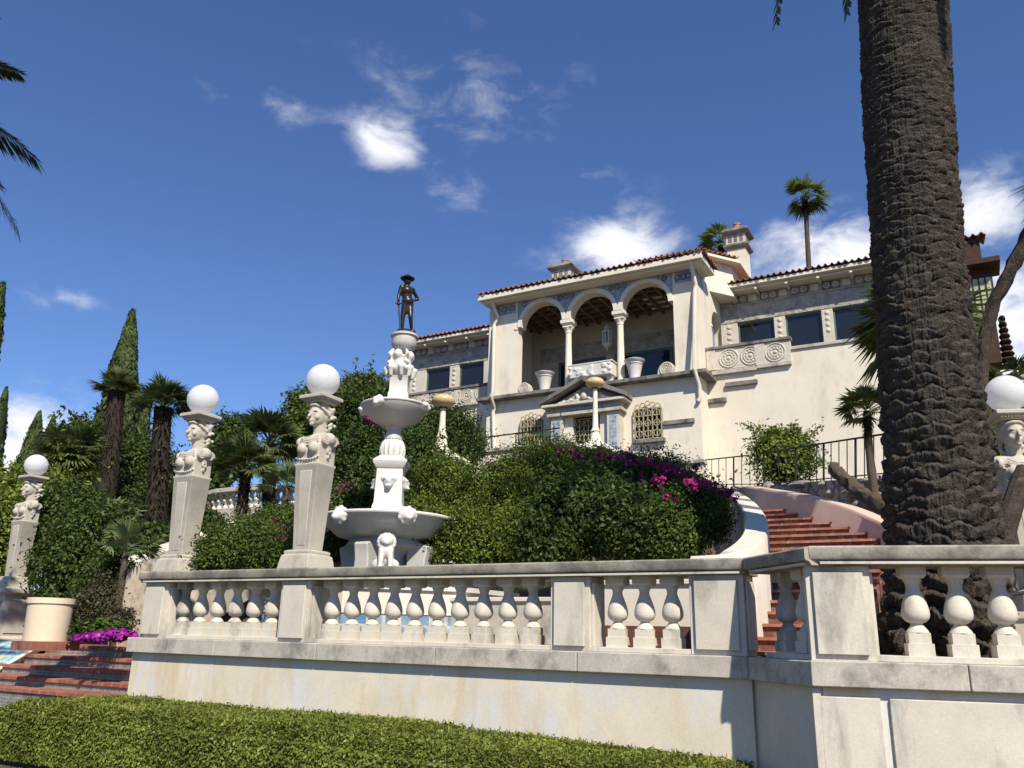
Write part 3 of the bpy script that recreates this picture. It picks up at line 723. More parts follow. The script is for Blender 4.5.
k = MPP(FD) * 1.02
ft = thing('fountain', 'white marble tiered fountain with two bowls, masks and putti behind the balustrade', 'fountain', (fx, fy, 1.4))
zr = fz(522); zb = fz(551)
MB().lathe([(.34, zb - .3), (.38, zb - .1), (.5, zb - .02), (.7, zb + .04), (36 * k, zb + .16), (50 * k, zb + (zr - zb) * .45), (60 * k, zb + (zr - zb) * .75), (64 * k, zr - .02), (66 * k, zr + .01), (66 * k, zr + .06), (62 * k, zr + .07), (55 * k, zr - .1), (10 * k, zr - .3)], (fx, fy, 0), 56).build('lower_basin', MARBLE2, ft, smooth=50)
MB().torus((fx, fy, zr + .035), 66 * k, .03, 'z', 56).build('basin_rim', MARBLE, ft)
for a in range(6):                                   # lion masks round the rim
    q = R_(-90 - 37 + 30 + a * 60); mx_, my_ = fx + math.cos(q) * 65 * k, fy + math.sin(q) * 65 * k
    Bm = [('s', (mx_, my_, zr - .02), (.13, .13, .12)), ('s', (mx_ + math.cos(q) * .1, my_ + math.sin(q) * .1, zr - .06), (.07, .07, .06)), ('s', (mx_ + math.cos(q) * .13, my_ + math.sin(q) * .13, zr - .03), (.03, .03, .03))]
    for j in range(9):
        b = j * .7; Bm.append(('s', (mx_ - math.sin(q) * .13 * math.cos(b), my_ + math.cos(q) * .13 * math.cos(b), zr - .02 + .12 * math.sin(b)), (.045, .045, .045)))
    o = sculpt('lion_mask', Bm, .022, MARBLE, None, 2); o.parent = ft; o.location = (-fx, -fy, -1.4)
for a in range(4):                                   # scroll supports
    q = R_(-127 + 45 + a * 90); mb = MB(); mb.M = Matrix.Translation((fx, fy, 0)) @ Matrix.Rotation(q, 4, 'Z')
    prof = [(.5, 1.4), (.92, 1.4), (.95, 1.75), (.86, 1.95), (.8, zb - .2), (.86, zb + .05), (.7, zb + .1), (.45, zb + .02)]
    mb.extr(prof, -.13, .13); mb.build('scroll_support', MARBLE2, ft, bevel=.03)
MB().lathe([(.55, 1.38), (.55, 1.55), (.34, 1.7), (.3, zb - .05)], (fx, fy, 0), 28).build('support_core', MARBLE2, ft)
q = math.atan2(-fy, -fx); lx, ly = fx + math.cos(q) * .95, fy + math.sin(q) * .95; zl = fz(568)
lion = thing('lion_statue', 'small seated white marble lion under the rim of the lower basin', 'lion statue', (lx, ly, 1.5))
ca, sa = math.cos(q), math.sin(q)


def lp(u, v, z): return (u * ca - v * sa, u * sa + v * ca, z)


LB = [('s', lp(-.1, 0, .78), (.19, .19, .26)), ('s', lp(.0, 0, .92), (.19, .19, .22)), ('s', lp(.06, 0, 1.13), (.17, .17, .16)), ('s', lp(.17, 0, 1.08), (.09, .09, .075)), ('s', lp(.23, 0, 1.1), (.035, .035, .03)),
      ('s', lp(.02, .13, 1.24), (.05, .05, .05)), ('s', lp(.02, -.13, 1.24), (.05, .05, .05)), ('c', lp(.1, .1, .9), lp(.16, .12, .5), .075, .06), ('c', lp(.1, -.1, .9), lp(.16, -.12, .5), .075, .06),
      ('s', lp(.22, .12, .48), (.1, .08, .06)), ('s', lp(.22, -.12, .48), (.1, .08, .06)), ('s', lp(-.1, .17, .58), (.18, .11, .15)), ('s', lp(-.1, -.17, .58), (.18, .11, .15))]
for j in range(14):
    b = j * .45; LB.append(('s', lp(.04, .17 * math.cos(b), 1.1 + .17 * math.sin(b)), (.07, .06, .06)))
LB = [(b[0], tuple(v * .68 for v in b[1]), tuple(v * .68 for v in b[2])) if b[0] == 's' else (b[0], tuple(v * .68 for v in b[1]), tuple(v * .68 for v in b[2]), b[3] * .68, b[4] * .68) for b in LB]
o = sculpt('lion_body', LB, .014, MARBLE, lion, 2); o.location.z = zl - 1.5 - .42
MB().box(lx - .22, lx + .22, ly - .22, ly + .22, 1.4, zl - .13).build('lion_plinth', MARBLE2, lion, bevel=.02)
# pedestal with masks, rotated to the axis of view
zp0, zp1 = fz(510), fz(464); mb = MB(); mb.M = Matrix.Translation((fx, fy, 0)) @ Matrix.Rotation(R_(30), 4, 'Z')
mb.sqstack((0, 0), [(15.5 * k, zr - .3), (15.5 * k, zp0 + .02), (14 * k, zp0 + .1), (13.2 * k, zp1 - .12), (14.5 * k, zp1 - .1), (17 * k, zp1 - .02), (17.5 * k, zp1 + .02), (15 * k, zp1 + .06), (11 * k, zp1 + .12)]); mb.build('pedestal', MARBLE, ft, bevel=.012)
for a in range(4):
    aa = R_(30 + 90 * a - 90); c = (fx + math.cos(aa) * 12.6 * k, fy + math.sin(aa) * 12.6 * k, (zp0 + zp1) / 2 + .05)
    tx, ty = -math.sin(aa), math.cos(aa)
    Bm = [('s', c, (.1, .1, .13)), ('s', (c[0] + math.cos(aa) * .09, c[1] + math.sin(aa) * .09, c[2]), (.035, .035, .05)), ('s', (c[0] + math.cos(aa) * .08, c[1] + math.sin(aa) * .08, c[2] - .08), (.06, .06, .02))]
    for sg in (-1, 1): Bm.append(('s', (c[0] + tx * sg * .1, c[1] + ty * sg * .1, c[2] + .06), (.05, .05, .07))); Bm.append(('s', (c[0] + tx * sg * .05 + math.cos(aa) * .07, c[1] + ty * sg * .05 + math.sin(aa) * .07, c[2] + .05), (.04, .04, .02)))
    o = sculpt('mask_relief', Bm, .02, MARBLE, None, 2); o.parent = ft; o.location = (-fx, -fy, -1.4)
z1, z2, z3, zu = fz(459), fz(441), fz(424), fz(408)
MB().lathe([(11 * k, zp1 + .1), (12 * k, z1), (13.5 * k, z1 + .1), (13.3 * k, z1 + .2), (11 * k, z2 - .02), (8 * k, z2 + .04)], (fx, fy, 0), 64, flute=16, fd=.1).build('fluted_vase', MARBLE, ft, smooth=60)
zub = fz(428); MB().lathe([(9.5 * k, z2 + .02), (9 * k, z2 + .06), (7 * k, z2 + .2), (6.3 * k, zub - .06), (8.5 * k, zub - .03), (9 * k, zub + .02)], (fx, fy, 0), 32).build('neck', MARBLE2, ft, smooth=60)
zur = fz(408.5)
MB().lathe([(8 * k, zub), (15 * k, zub + .05), (25 * k, zub + .14), (32 * k, zur - .07), (35 * k, zur), (35.5 * k, zur + .05), (32.5 * k, zur + .06), (28 * k, zur - .06), (9 * k, zur - .15)], (fx, fy, 0), 56).build('upper_bowl', MARBLE2, ft, smooth=50)
MB().torus((fx, fy, zur + .03), 35 * k, .022, 'z', 48).build('bowl_rim', MARBLE, ft)
for a in range(4):
    q2 = R_(-127 + 45 + a * 90); mx_, my_ = fx + math.cos(q2) * 34 * k, fy + math.sin(q2) * 34 * k
    Bm = [('s', (mx_, my_, zur - .0), (.1, .1, .085))] + [('s', (mx_ + random.uniform(-.1, .1), my_ + random.uniform(-.1, .1), zur + random.uniform(-.07, .06)), (.05, .05, .045)) for _ in range(8)]
    o = sculpt('lion_mask', Bm, .02, MARBLE, None, 2); o.parent = ft; o.location = (-fx, -fy, -1.4)
zf0, zf1 = fz(397), fz(378); mb = MB(); mb.M = Matrix.Translation((fx + .06, fy, 0)) @ Matrix.Rotation(R_(30), 4, 'Z')
mb.sqstack((0, 0), [(10.5 * k, zur - .1), (10.5 * k, zf0 + .02), (9.5 * k, zf0 + .07), (9.5 * k, zf1 - .03), (10.5 * k, zf1)]); mb.build('upper_pedestal', MARBLE, ft, bevel=.01)
zc0 = fz(352); Bp = []
for a in range(4):                                   # crouching putti back to back
    aa = R_(15 + 90 * a); ux, uy = math.cos(aa), math.sin(aa); tx, ty = -uy, ux; X0, Y0 = fx + .06, fy; H = zc0 - zf1

    def q3(r, s, z): return (X0 + ux * r + tx * s, Y0 + uy * r + ty * s, zf1 + z * H)
    Bp += [('s', q3(.1, 0, .45), (.1, .1, .2)), ('s', q3(.16, 0, .82), (.085, .085, .1)), ('s', q3(.23, 0, .8), (.025, .025, .03)), ('c', q3(.12, .09, .32), q3(.24, .1, .3), .065, .055), ('c', q3(.24, .1, .3), q3(.2, .1, .02), .05, .04), ('c', q3(.12, -.09, .32), q3(.24, -.1, .3), .065, .055), ('c', q3(.24, -.1, .3), q3(.2, -.1, .02), .05, .04),
           ('c', q3(.1, .1, .62), q3(.16, .18, .85), .045, .035), ('c', q3(.16, .18, .85), q3(.1, .12, 1.05), .035, .03), ('c', q3(.1, -.1, .62), q3(.2, -.16, .5), .045, .035)]
Bp.append(('c', (fx + .06, fy, zf1), (fx + .06, fy, zc0), .09, .08))
o = sculpt('putti_group', Bp, .022, MARBLE, None, 2); o.parent = ft; o.location = (-fx, -fy, -1.4)
sx, sy = fx + .1, fy; ztop = fz(337)
MB().lathe([(.09, zc0 - .05), (.12, zc0), (.2, zc0 + .06), (.23, zc0 + .14), (.22, ztop - .03), (.25, ztop - .01), (.25, ztop + .03), (.2, ztop + .04)], (sx, sy, 0), 32).build('top_cup', MARBLE2, ft, smooth=50)

# bronze youth with a broad hat, standing on the top cup
zs = ztop + .045; HS = fz(276) - zs; f = HS / 1.78
st = thing('bronze_statue', 'dark bronze youth in a broad hat standing on top of the fountain', 'statue', (sx, sy, zs))
ua = math.atan2(-sy, -sx) + R_(18)                     # faces roughly the viewer
uu = np.array([math.cos(ua), math.sin(ua), 0]); rr = np.array([-uu[1], uu[0], 0])   # rr: figure's left hand side = photo right


def S(fwd, lat, z): v = (uu * fwd + rr * lat) * f; return (v[0], v[1], z * f)


SB = [('c', S(.0, -.03, .95), S(-.02, -.08, .52), .095 * f, .062 * f), ('c', S(-.02, -.08, .52), S(-.04, -.07, .1), .06 * f, .04 * f), ('s', S(.05, -.08, .06), (.05 * f, .05 * f, .04 * f)), ('s', S(.12, -.09, .05), (.05 * f, .05 * f, .03 * f)),
      ('c', S(.0, .1, .95), S(.1, .11, .52), .093 * f, .06 * f), ('c', S(.1, .11, .52), S(.0, .2, .14), .058 * f, .038 * f), ('s', S(.06, .21, .1), (.05 * f, .05 * f, .035 * f)), ('s', S(.13, .22, .09), (.045 * f, .045 * f, .028 * f)),
      ('s', S(.0, .03, 1.0), (.15 * f, .15 * f, .12 * f)), ('s', S(.0, .0, 1.16), (.125 * f, .125 * f, .13 * f)), ('s', S(.01, -.02, 1.3), (.155 * f, .155 * f, .13 * f)), ('c', S(0, -.17, 1.4), S(0, .15, 1.38), .07 * f, .07 * f),
      ('c', S(0, -.01, 1.4), S(.02, -.02, 1.52), .055 * f, .05 * f), ('s', S(.03, -.02, 1.6), (.085 * f, .085 * f, .11 * f)), ('s', S(.13, -.02, 1.58), (.02 * f, .02 * f, .03 * f)), ('s', S(0, -.02, 1.62), (.1 * f, .1 * f, .1 * f)),
      ('c', S(0, .17, 1.38), S(-.08, .36, 1.16), .052 * f, .042 * f), ('c', S(-.08, .36, 1.16), S(-.02, .17, 1.05), .04 * f, .032 * f), ('s', S(-.01, .16, 1.04), (.05 * f, .05 * f, .04 * f)),
      ('c', S(0, -.19, 1.38), S(.0, -.25, 1.1), .052 * f, .042 * f), ('c', S(.0, -.25, 1.1), S(.1, -.27, .86), .04 * f, .032 * f), ('s', S(.11, -.27, .83), (.05 * f, .05 * f, .05 * f))]
SB = [(b[0], b[1], tuple(v * 1.16 for v in b[2])) if b[0] == 's' else (*b[:3], b[3] * 1.2, b[4] * 1.2) for b in SB]
sculpt('body', SB, .018, BRONZE, st, 2)
mb = MB(); mb.M = Matrix.Translation((sx, sy, zs)); c = S(.02, -.02, 1.68); mb.lathe([(.2 * f, -.005), (.21 * f, .01), (.12 * f, .03), (.1 * f, .09 * f), (.05 * f, .12 * f)], c, 20); mb.build('hat', BRONZE, st)
mb = MB(); mb.M = Matrix.Translation((sx, sy, zs)); mb.tube([S(.12, -.27, .86), S(.16, -.2, .05)], [.02 * f, .012 * f], 6); mb.tube([S(.1, -.36, .84), S(.12, -.18, .86)], .018 * f, 6); mb.ball(S(.115, -.27, .93), .035 * f, 8, 6); mb.build('sword', BRONZE, st)
mb = MB(); mb.M = Matrix.Translation((sx, sy, zs)); mb.lathe([(.26 * f, 0), (.27 * f, .03), (.22 * f, .07)], (0, 0, 0), 20); mb.ball(S(.1, .18, .07), (.11 * f, .11 * f, .08 * f), 10, 8); mb.build('bronze_base', BRONZE, st)

# pool round the fountain
pool = thing('pool_wall', 'eight-sided white pool wall with a blue tile band below the fountain', 'pool wall', (fx, fy, 1.38))
n8 = 8; ro, ri = 2.25, 1.98
for z0, z1_, m_, nm, e in ((1.38, 1.86, BLUETILE, 'tile_band', .02), (1.86, 2.2, WHITEWALL, 'wall_top', 0.), (2.2, 2.27, MARBLE, 'coping', .05)):
    mb = MB(); v = []; fcs = []
    for i in range(n8):
        a = 2 * math.pi * (i + .5) / n8
        for r, z in ((ro - e if nm == 'tile_band' else ro + e, z0), (ro - e if nm == 'tile_band' else ro + e, z1_), (ri - e * .5, z1_), (ri - e * .5, z0)): v.append((fx + r * math.cos(a), fy + r * math.sin(a), z))
    for i in range(n8):
        j = (i + 1) % n8
        for q in range(4): fcs.append((4 * i + q, 4 * j + q, 4 * j + (q + 1) % 4, 4 * i + (q + 1) % 4))
    mb.add(v, fcs); mb.build(nm, m_, pool, smooth=20)
mb = MB(); mb.extrz([(fx + 1.99 * math.cos(2 * math.pi * (i + .5) / 8), fy + 1.99 * math.sin(2 * math.pi * (i + .5) / 8)) for i in range(8)], 1.5, 2.0); tag(mb.build('water', WATER), kind='structure')
# low planter walls behind the middle bay
for nm, lab, a, b, Y_, z1_, m_ in (('planter_wall', 'low grey-white planter wall behind the middle balusters, right of the pool', 440, 556, 10.6, 2.06, CAPST), ('planter_wall', 'low white wall on a red base behind the three short-bay balusters', 600, 700, 10.2, 2.25, WHITEWALL)):
    xa, xb = P(a, 600, Y_)[0], P(b, 600, Y_)[0]; w = thing(nm, lab, 'planter wall', ((xa + xb) / 2, Y_, 1.38), 'low planter walls behind the balustrade')
    MB().box(xa, xb, Y_, Y_ + .25, 1.75 if a == 600 else 1.38, z1_).build('wall_body', m_, w); MB().box(xa - .03, xb + .03, Y_ - .04, Y_ + .29, z1_, z1_ + .06).build('coping', WHITEWALL, w, bevel=.01)
    if a == 600: MB().box(xa, xb, Y_ - .06, Y_ + .2, 1.38, 1.75).build('brick_base', mat('shaded_red_brick', (.13, .05, .035), .85, .3, 6, .3), w)  # brick red darkened, shade behind the balusters is in the colour

exec_villa = True
# ------------------------------------------------------------------ villa
YF = 32.0; YW = 33.2; YU = 36.0
s9 = .8889
vx0, vx1 = -19.05, -8.96; ZG = 8.6; ZL = 12.13; ZE = 16.95
villa = thing('villa', 'cream mediterranean villa with arched loggia and red tiled roof on the hill', 'villa', (-12, 34, ZG))
VB = lambda m_, name, mb, par=None, bevel=0., smooth=35: mb.build(name, m_, par or villa, bevel=bevel, smooth=smooth)
VB(STUCCO, 'wall', MB().box(vx0, vx1, YF, YF + .5, ZG - 3, ZL - .12))
wx1 = float(P(984, 400, YW)[0]); wgx = float(P(966, 300, YU)[0])
VB(STUCCO, 'wall', MB().box(vx1, wx1, YW, YW + .5, ZG - 4, P(830, 345, YW)[2]))
VB(STUCCO, 'wall', MB().box(-30.0, vx0, YW, YW + .5, ZG - 4, P(480, 402, YW)[2] + .05))
VB(STUCCO, 'wall', MB().box(vx1 - .35, vx1, YF + .502, YW - .002, ZG - 3, ZL - .12))
VB(STUCCO, 'wall', MB().box(wx1 - .5, wx1 - .003, YW + .502, 46, ZG - 4, 14.2))
VB(STUCCO, 'wall', MB().box(-27.2, -26.7, YU, 46, ZG - 4, 17.0))
VB(STUCCO, 'wall', MB().box(vx0, vx0 + .4, YF + .502, YU, ZG, 16.9)); 
# ledge, loggia floor
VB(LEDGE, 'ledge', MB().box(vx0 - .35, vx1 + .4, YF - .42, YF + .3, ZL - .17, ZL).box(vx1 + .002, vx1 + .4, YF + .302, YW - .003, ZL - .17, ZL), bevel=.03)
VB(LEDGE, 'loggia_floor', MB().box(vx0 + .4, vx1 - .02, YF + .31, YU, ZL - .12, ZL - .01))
# front arcade
cxs = [-17.5, -14.985, -12.47, -9.955]; RA = 1.06; ZS = 15.45; ZAT = 16.78
VB(STUCCO, 'pier', MB().box(vx0, cxs[0], YF, YF + .5, ZL, ZAT)); VB(STUCCO, 'pier', MB().box(cxs[3], vx1, YF, YF + .5, ZL, ZAT))


def arch_strip(mb, xc, half, r, zs, zt, y0, y1, nseg=24):
    xs = [xc - half] + [xc - r * math.cos(math.pi * i / nseg) for i in range(nseg + 1)] + [xc + half]; zsn = [zs] + [zs + r * math.sin(math.pi * i / nseg) for i in range(nseg + 1)] + [zs]
    n = len(xs); v = []
    for x, z in zip(xs, zsn): v += [(x, y0, z), (x, y0, zt), (x, y1, z), (x, y1, zt)]
    fs = []
    for i in range(n - 1):
        a, b = 4 * i, 4 * (i + 1); fs += [(a, b, b + 1, a + 1), (a + 2, a + 3, b + 3, b + 2), (a, a + 2, b + 2, b), (a + 1, b + 1, b + 3, a + 3)]
    mb.add(v, fs)


for i in range(3):
    mb = MB(); xc = (cxs[i] + cxs[i + 1]) / 2; arch_strip(mb, xc, 1.257, RA, ZS, ZAT, YF + .002, YF + .498); VB(STUCCO, 'arch', mb)
    mb = MB(); n = 24; pts = []
    for j in range(n + 1):
        a = math.pi * j / n; pts.append((a,))
    v = []
    for (a,) in pts:
        for r in (RA - .004, RA + .2): v += [(xc - r * math.cos(a), YF - .05, ZS + r * math.sin(a)), (xc - r * math.cos(a), YF + .001, ZS + r * math.sin(a))]
    fs = []
    for j in range(n):
        a, b = 4 * j, 4 * j + 4; fs += [(a, b, b + 2, a + 2), (a + 2, b + 2, b + 3, a + 3), (a, a + 1, b + 1, b)]
    mb.add(v, fs); VB(STUCCO2, 'archivolt', mb)
for x in cxs[1:3]:
    mb = MB(); mb.sqstack((x, YF + .25), [(.22, ZS - .35), (.2, ZS - .3), (.25, ZS - .2), (.29, ZS - .17), (.29, ZS - .003)]); VB(STUCCO2, 'impost', mb, bevel=.01)
    col = thing('column', None, None); bpy.data.objects.remove(col)
    mb = MB(); mb.lathe([(.16, .12), (.165, .9), (.135, ZS - .62 - ZL), (.16, ZS - .6 - ZL), (.15, ZS - .56 - ZL), (.16, ZS - .5 - ZL), (.23, ZS - .36 - ZL)], (x, YF + .25, ZL), 20); co = VB(STUCCO2, 'column', mb)
    MB().sqstack((x, YF + .25), [(.27, ZL), (.27, ZL + .07), (.22, ZL + .08), (.22, ZL + .13)]).build('column_base', STUCCO2, co, bevel=.01)
# blue tile spandrels and frieze
for i, x in enumerate(cxs):
    zt = ZAT - .02
    for sg in ((1,) if i == 0 else (-1,) if i == 3 else (-1, 1)):
        poly = [(x, zt), (x, ZS + .72)]
        xc = x + sg * 1.257
        for j in range(9):
            a = math.acos(min(1, (1.257 - .02) / (RA + .22))) if j == 0 else R_(32 + 50 * j / 8); poly.append((xc - sg * (RA + .22) * math.cos(a), ZS + (RA + .22) * math.sin(a)))
        poly = [q for q in poly if q[1] <= zt]; poly.append((poly[-1][0], zt))
        if sg < 0: poly = poly[::-1]
        VB(BLUEFR, 'spandrel_tile', MB().extr(poly, YF - .02, YF - .001))
    for dx in ((.35,) if i == 0 else (-.35,) if i == 3 else (-.3, 0, .3)):
        o = MB().torus((x + dx, YF - .03, ZAT - .22), .1, .028, 'y', 16, 6).build('medallion', DARKMETAL if False else LEDGE, villa)
for xa, xb in ((vx0 + .25, cxs[0] - .12), (cxs[3] + .12, vx1 - .15)):
    VB(BLUEFR, 'frieze_tile', MB().box(xa, xb, YF - .02, YF - .001, ZAT - .55, ZAT - .04))
    for q in range(3): MB().torus((xa + (xb - xa) * (q + .5) / 3, YF - .03, ZAT - .3), .12, .03, 'y', 16, 6).build('medallion', LEDGE, villa)
VB(STUCCO2, 'moulding', MB().box(cxs[0] - .15, cxs[0] + .02, YF - .04, YF + .52, ZS - .1, ZS - .0), bevel=.01)
# loggia inside: back wall, windows, ceiling beams
VB(mat('shaded_loggia_plaster', (.46, .40, .32), .9, .12, 1.5, .2, 20), 'back_wall', MB().box(vx0 + .42, vx1 - .4, YU - .3, YU, ZL, 16.75))  # plaster colour lowered to carry the shade inside the loggia
for a, b in ((-17.1, -14.6), (-14.1, -11.2), (-10.7, -9.6)):
    w = VB(TEAL, 'window', MB().box(a, a + .14, YU - .38, YU - .302, ZL + .2, 14.75).box(b - .14, b, YU - .38, YU - .302, ZL + .2, 14.75).box(a + .142, b - .142, YU - .38, YU - .302, 14.6, 14.75).box((a + b) / 2 - .06, (a + b) / 2 + .06, YU - .375, YU - .302, ZL + .2, 14.598))
    MB().box(a + .14, b - .14, YU - .35, YU - .31, ZL + .2, 14.6).build('pane', GLASS, w)
VB(FRIEZE, 'relief_band', MB().box(vx0 + .9, vx1 - .6, YU - .34, YU - .302, 14.85, 15.6))
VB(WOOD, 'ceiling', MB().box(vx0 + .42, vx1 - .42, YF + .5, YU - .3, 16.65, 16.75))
mb = MB()
for i in range(14): x = vx0 + .8 + i * .66; mb.box(x, x + .12, YF + .52, YU - .32, 16.45, 16.648)
for j in range(5): y = YF + .9 + j * .6; mb.box(vx0 + .45, vx1 - .45, y, y + .12, 16.5, 16.647)
VB(CREAMBEAM, 'ceiling_beams', mb)
# right side wall of the pavilion with an arched opening
sidew = MB(); sidew.M = Matrix.Translation((vx1, 0, 0)) @ Matrix.Rotation(R_(90), 4, 'Z')   # local x = +y, local y = -x
yA0, yA1 = 34.2, 36.3; arch_strip(sidew, (yA0 + yA1) / 2, (yA1 - yA0) / 2 + .001, .9, 15.0, ZAT, .002, .38)
sidew.box(YF + .502, yA0, .002, .38, ZL, ZAT); sidew.box(yA1, 38.5, .002, .38, ZL, ZAT); sidew.box(yA0 + .001, yA0 + .15, .0, .382, ZL, 15.0); sidew.box(yA1 - .15, yA1 - .001, .0, .382, ZL, 15.0)
VB(STUCCO, 'side_wall', sidew)
mb = MB(); mb.box(vx1 + .001, vx1 + .02, YF + .1, YF + 1.1, ZAT - .55, ZAT - .04); VB(BLUEFR, 'frieze_tile', mb)
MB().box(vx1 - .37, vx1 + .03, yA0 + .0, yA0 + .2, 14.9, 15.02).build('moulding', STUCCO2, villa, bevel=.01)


# tiled roofs: corrugated barrel tiles over a painted soffit slab
def tile_slope(name, x0, x1, y0, depth, z0, rise, hipl, hipr, M=None, per=.27, par=None):
    nxp = int((x1 - x0) / per) * 8 + 1; xs = np.linspace(x0, x1, nxp); ph = (xs - x0) / per * 2 * math.pi; cor = np.where(np.cos(ph) > 0, np.cos(ph), .55 * np.cos(ph)) * .075
    lim = np.full(nxp, depth)
    if hipl: lim = np.minimum(lim, np.maximum(xs - x0, .02))
    if hipr: lim = np.minimum(lim, np.maximum(x1 - xs, .02))
    rows = 15; V = []
    jit = np.repeat(np.random.default_rng(3).uniform(-.035, .035, nxp // 8 + 2), 8)[:nxp]
    for r in range(rows):
        t = r / (rows - 1); y = lim * t; stp = (np.mod(y / .38, 1.0)) * -.025
        V.append(np.stack([xs, y0 + y + jit * (r == 0), z0 + y * rise + cor + stp], 1))
    V = np.vstack(V); 
    if M is not None: V = (np.array(M.to_3x3()) @ V.T).T + np.array(M.translation)
    I = np.arange(rows * nxp).reshape(rows, nxp); Fq = np.stack([I[:-1, :-1], I[:-1, 1:], I[1:, 1:], I[1:, :-1]], -1).reshape(-1, 4)
    o = np_mesh(name, V, Fq, TILE, par or villa, True)
    sd = o.modifiers.new('thick', 'SOLIDIFY'); sd.thickness = .028; sd.offset = -1
    return o


ex0, ex1, ey = vx0 - .28, vx1 + .55, YF - .75
tile_slope('roof', ex0, ex1, ey - .1, 4.6, ZE + .22, .27, True, True)
Mr = Matrix.Translation((ex1 + .1, ey, 0)) @ Matrix.Rotation(R_(90), 4, 'Z'); tile_slope('roof', 0, 2.2, 0, 1.3, ZE + .22, .27, True, False, Mr)
VB(STUCCO2, 'eave', MB().box(ex0 + .05, ex1 - .03, ey - .02, YF + .2, ZE - .1, ZE + .12).box(ex0 + .15, ex1 - .15, ey + .18, YF + .1, ZE - .2, ZE - .102).box(vx0 - .05, vx1 + .05, YF - .12, YF + .05, ZAT - .03, ZE - .202), bevel=.02)
VB(STUCCO2, 'eave', MB().box(vx1 - .3, ex1 - .03, YF + .202, YF + 1.3, ZE - .1, ZE + .118).box(vx1 - .3, vx1 + .08, YF + .202, YF + 1.3, ZAT - .03, ZE - .102), bevel=.02)
aw = [(-12.0, 33.9), (-9.2, 33.9), (-8.15, 35.35), (-8.15, 38.5), (-12.0, 38.5)]; VB(STUCCO, 'attic_wall', MB().extrz(aw, 16.6, 18.1))
VB(STUCCO2, 'eave', MB().extrz([(-12.2, 33.5), (-9.0, 33.5), (-7.72, 35.2), (-7.72, 38.6), (-12.2, 38.6)], 18.102, 18.24), bevel=.02)
adir = math.atan2(35.2 - 33.5, -7.72 + 9.0); tile_slope('roof', 0, 2.2, 0, 1.6, 18.36, .3, True, False, Matrix.Translation((-9.05, 33.42, 0)) @ Matrix.Rotation(adir, 4, 'Z')); tile_slope('roof', -12.2, -8.95, 33.4, 1.6, 18.36, .3, False, True)
VB(STUCCO, 'attic_wall', MB().box(vx0 + .1, vx1 - .1, YF + .52, 38, ZAT + .0, ZE + .1))
# right and left wings: carved frieze wall with windows, medallions, parapets
def wing(x0, x1, wins, eave_z, mstart):
    zt = 16.95; zw0, zw1 = 14.0, P(wins[0][0] + 2, wins[0][2], YU)[2]
    edges = []
    for (pa, pb, yt) in wins: edges.append((P(pa, yt + 10, YU)[0], P(pb, yt + 10, YU)[0]))
    VB(FRIEZE, 'frieze', MB().box(x0, x1, YU, YU + .4, zw1, zt))
    cur = x0
    for a, b in edges + [(x1, x1)]:
        if a - cur > .02: o = VB(CARVED, 'pilaster', MB().box(cur, a, YU - .06, YU + .4, zw0 - 1.4, zw1 - .002), bevel=.01)
        if a - cur > .25:
            mid = (cur + a) / 2
            for q in range(4): MB().ball((mid, YU - .06, zw0 + .55 + q * .27), (min(.12, (a - cur) * .22), .04, .1), 10, 6).build('carving', CARVED, o)
        cur = b
    for a, b in edges:
        w = VB(TEAL, 'window', MB().box(a, a + .07, YU + .08, YU + .2, zw0, zw1).box(b - .07, b, YU + .08, YU + .2, zw0, zw1).box(a + .072, b - .072, YU + .08, YU + .2, zw1 - .08, zw1 - .002))
        MB().box(a + .05, b - .05, YU + .13, YU + .18, zw0, zw1 - .04).build('pane', GLASS, w)
        VB(FRIEZE, 'sill_wall', MB().box(a, b, YU, YU + .4, 12.4, zw0 - .001))
    VB(FRIEZE, 'panel_moulding', MB().box(x0, x1, YU - .05, YU - .002, zw1 + .04, zw1 + .1).box(x0, x1, YU - .05, YU - .002, 16.36, 16.42))
    x = mstart
    while x < x1 - .9:
        o = VB(LEDGE, 'medallion', MB().box(x, x + .78, YU - .03, YU - .002, 16.47, 16.83))
        for q in (.2, .58):
            MB().torus((x + q, YU - .035, 16.65), .115, .03, 'y', 16, 6).ball((x + q, YU - .03, 16.65), (.055, .03, .055), 8, 6).build('rosette', CARVED, o)
        VB(CARVED, 'eave_block', MB().box(x + .86, x + 1.2, YU - .04, YU - .002, 16.5, 16.82), bevel=.02)
        x += 1.34
    ye = YU - .85
    tile_slope('roof', x0 - .0, x1 + .3, ye - .1, 5.5, zt + .27, .27, False, False)
    VB(STUCCO2, 'eave', MB().box(x0, x1 + .2, ye, YU + .3, zt + .02, zt + .18).box(x0, x1 + .1, ye + .25, YU + .2, zt - .08, zt + .018), bevel=.02)
    x = x0 + .4
    while x < x1: VB(STUCCO2, 'corbel', MB().box(x, x + .12, ye + .1, YU, zt - .2, zt - .082), bevel=.02); x += 1.34


wing(vx1 + .002, wgx, [(738, 775, 323), (786, 823, 320), (834, 876, 316)], 17, vx1 + .5)
wing(-26.9, vx0 - .002, [(426, 450, 370), (459, 484, 365)], 17, -26.2)


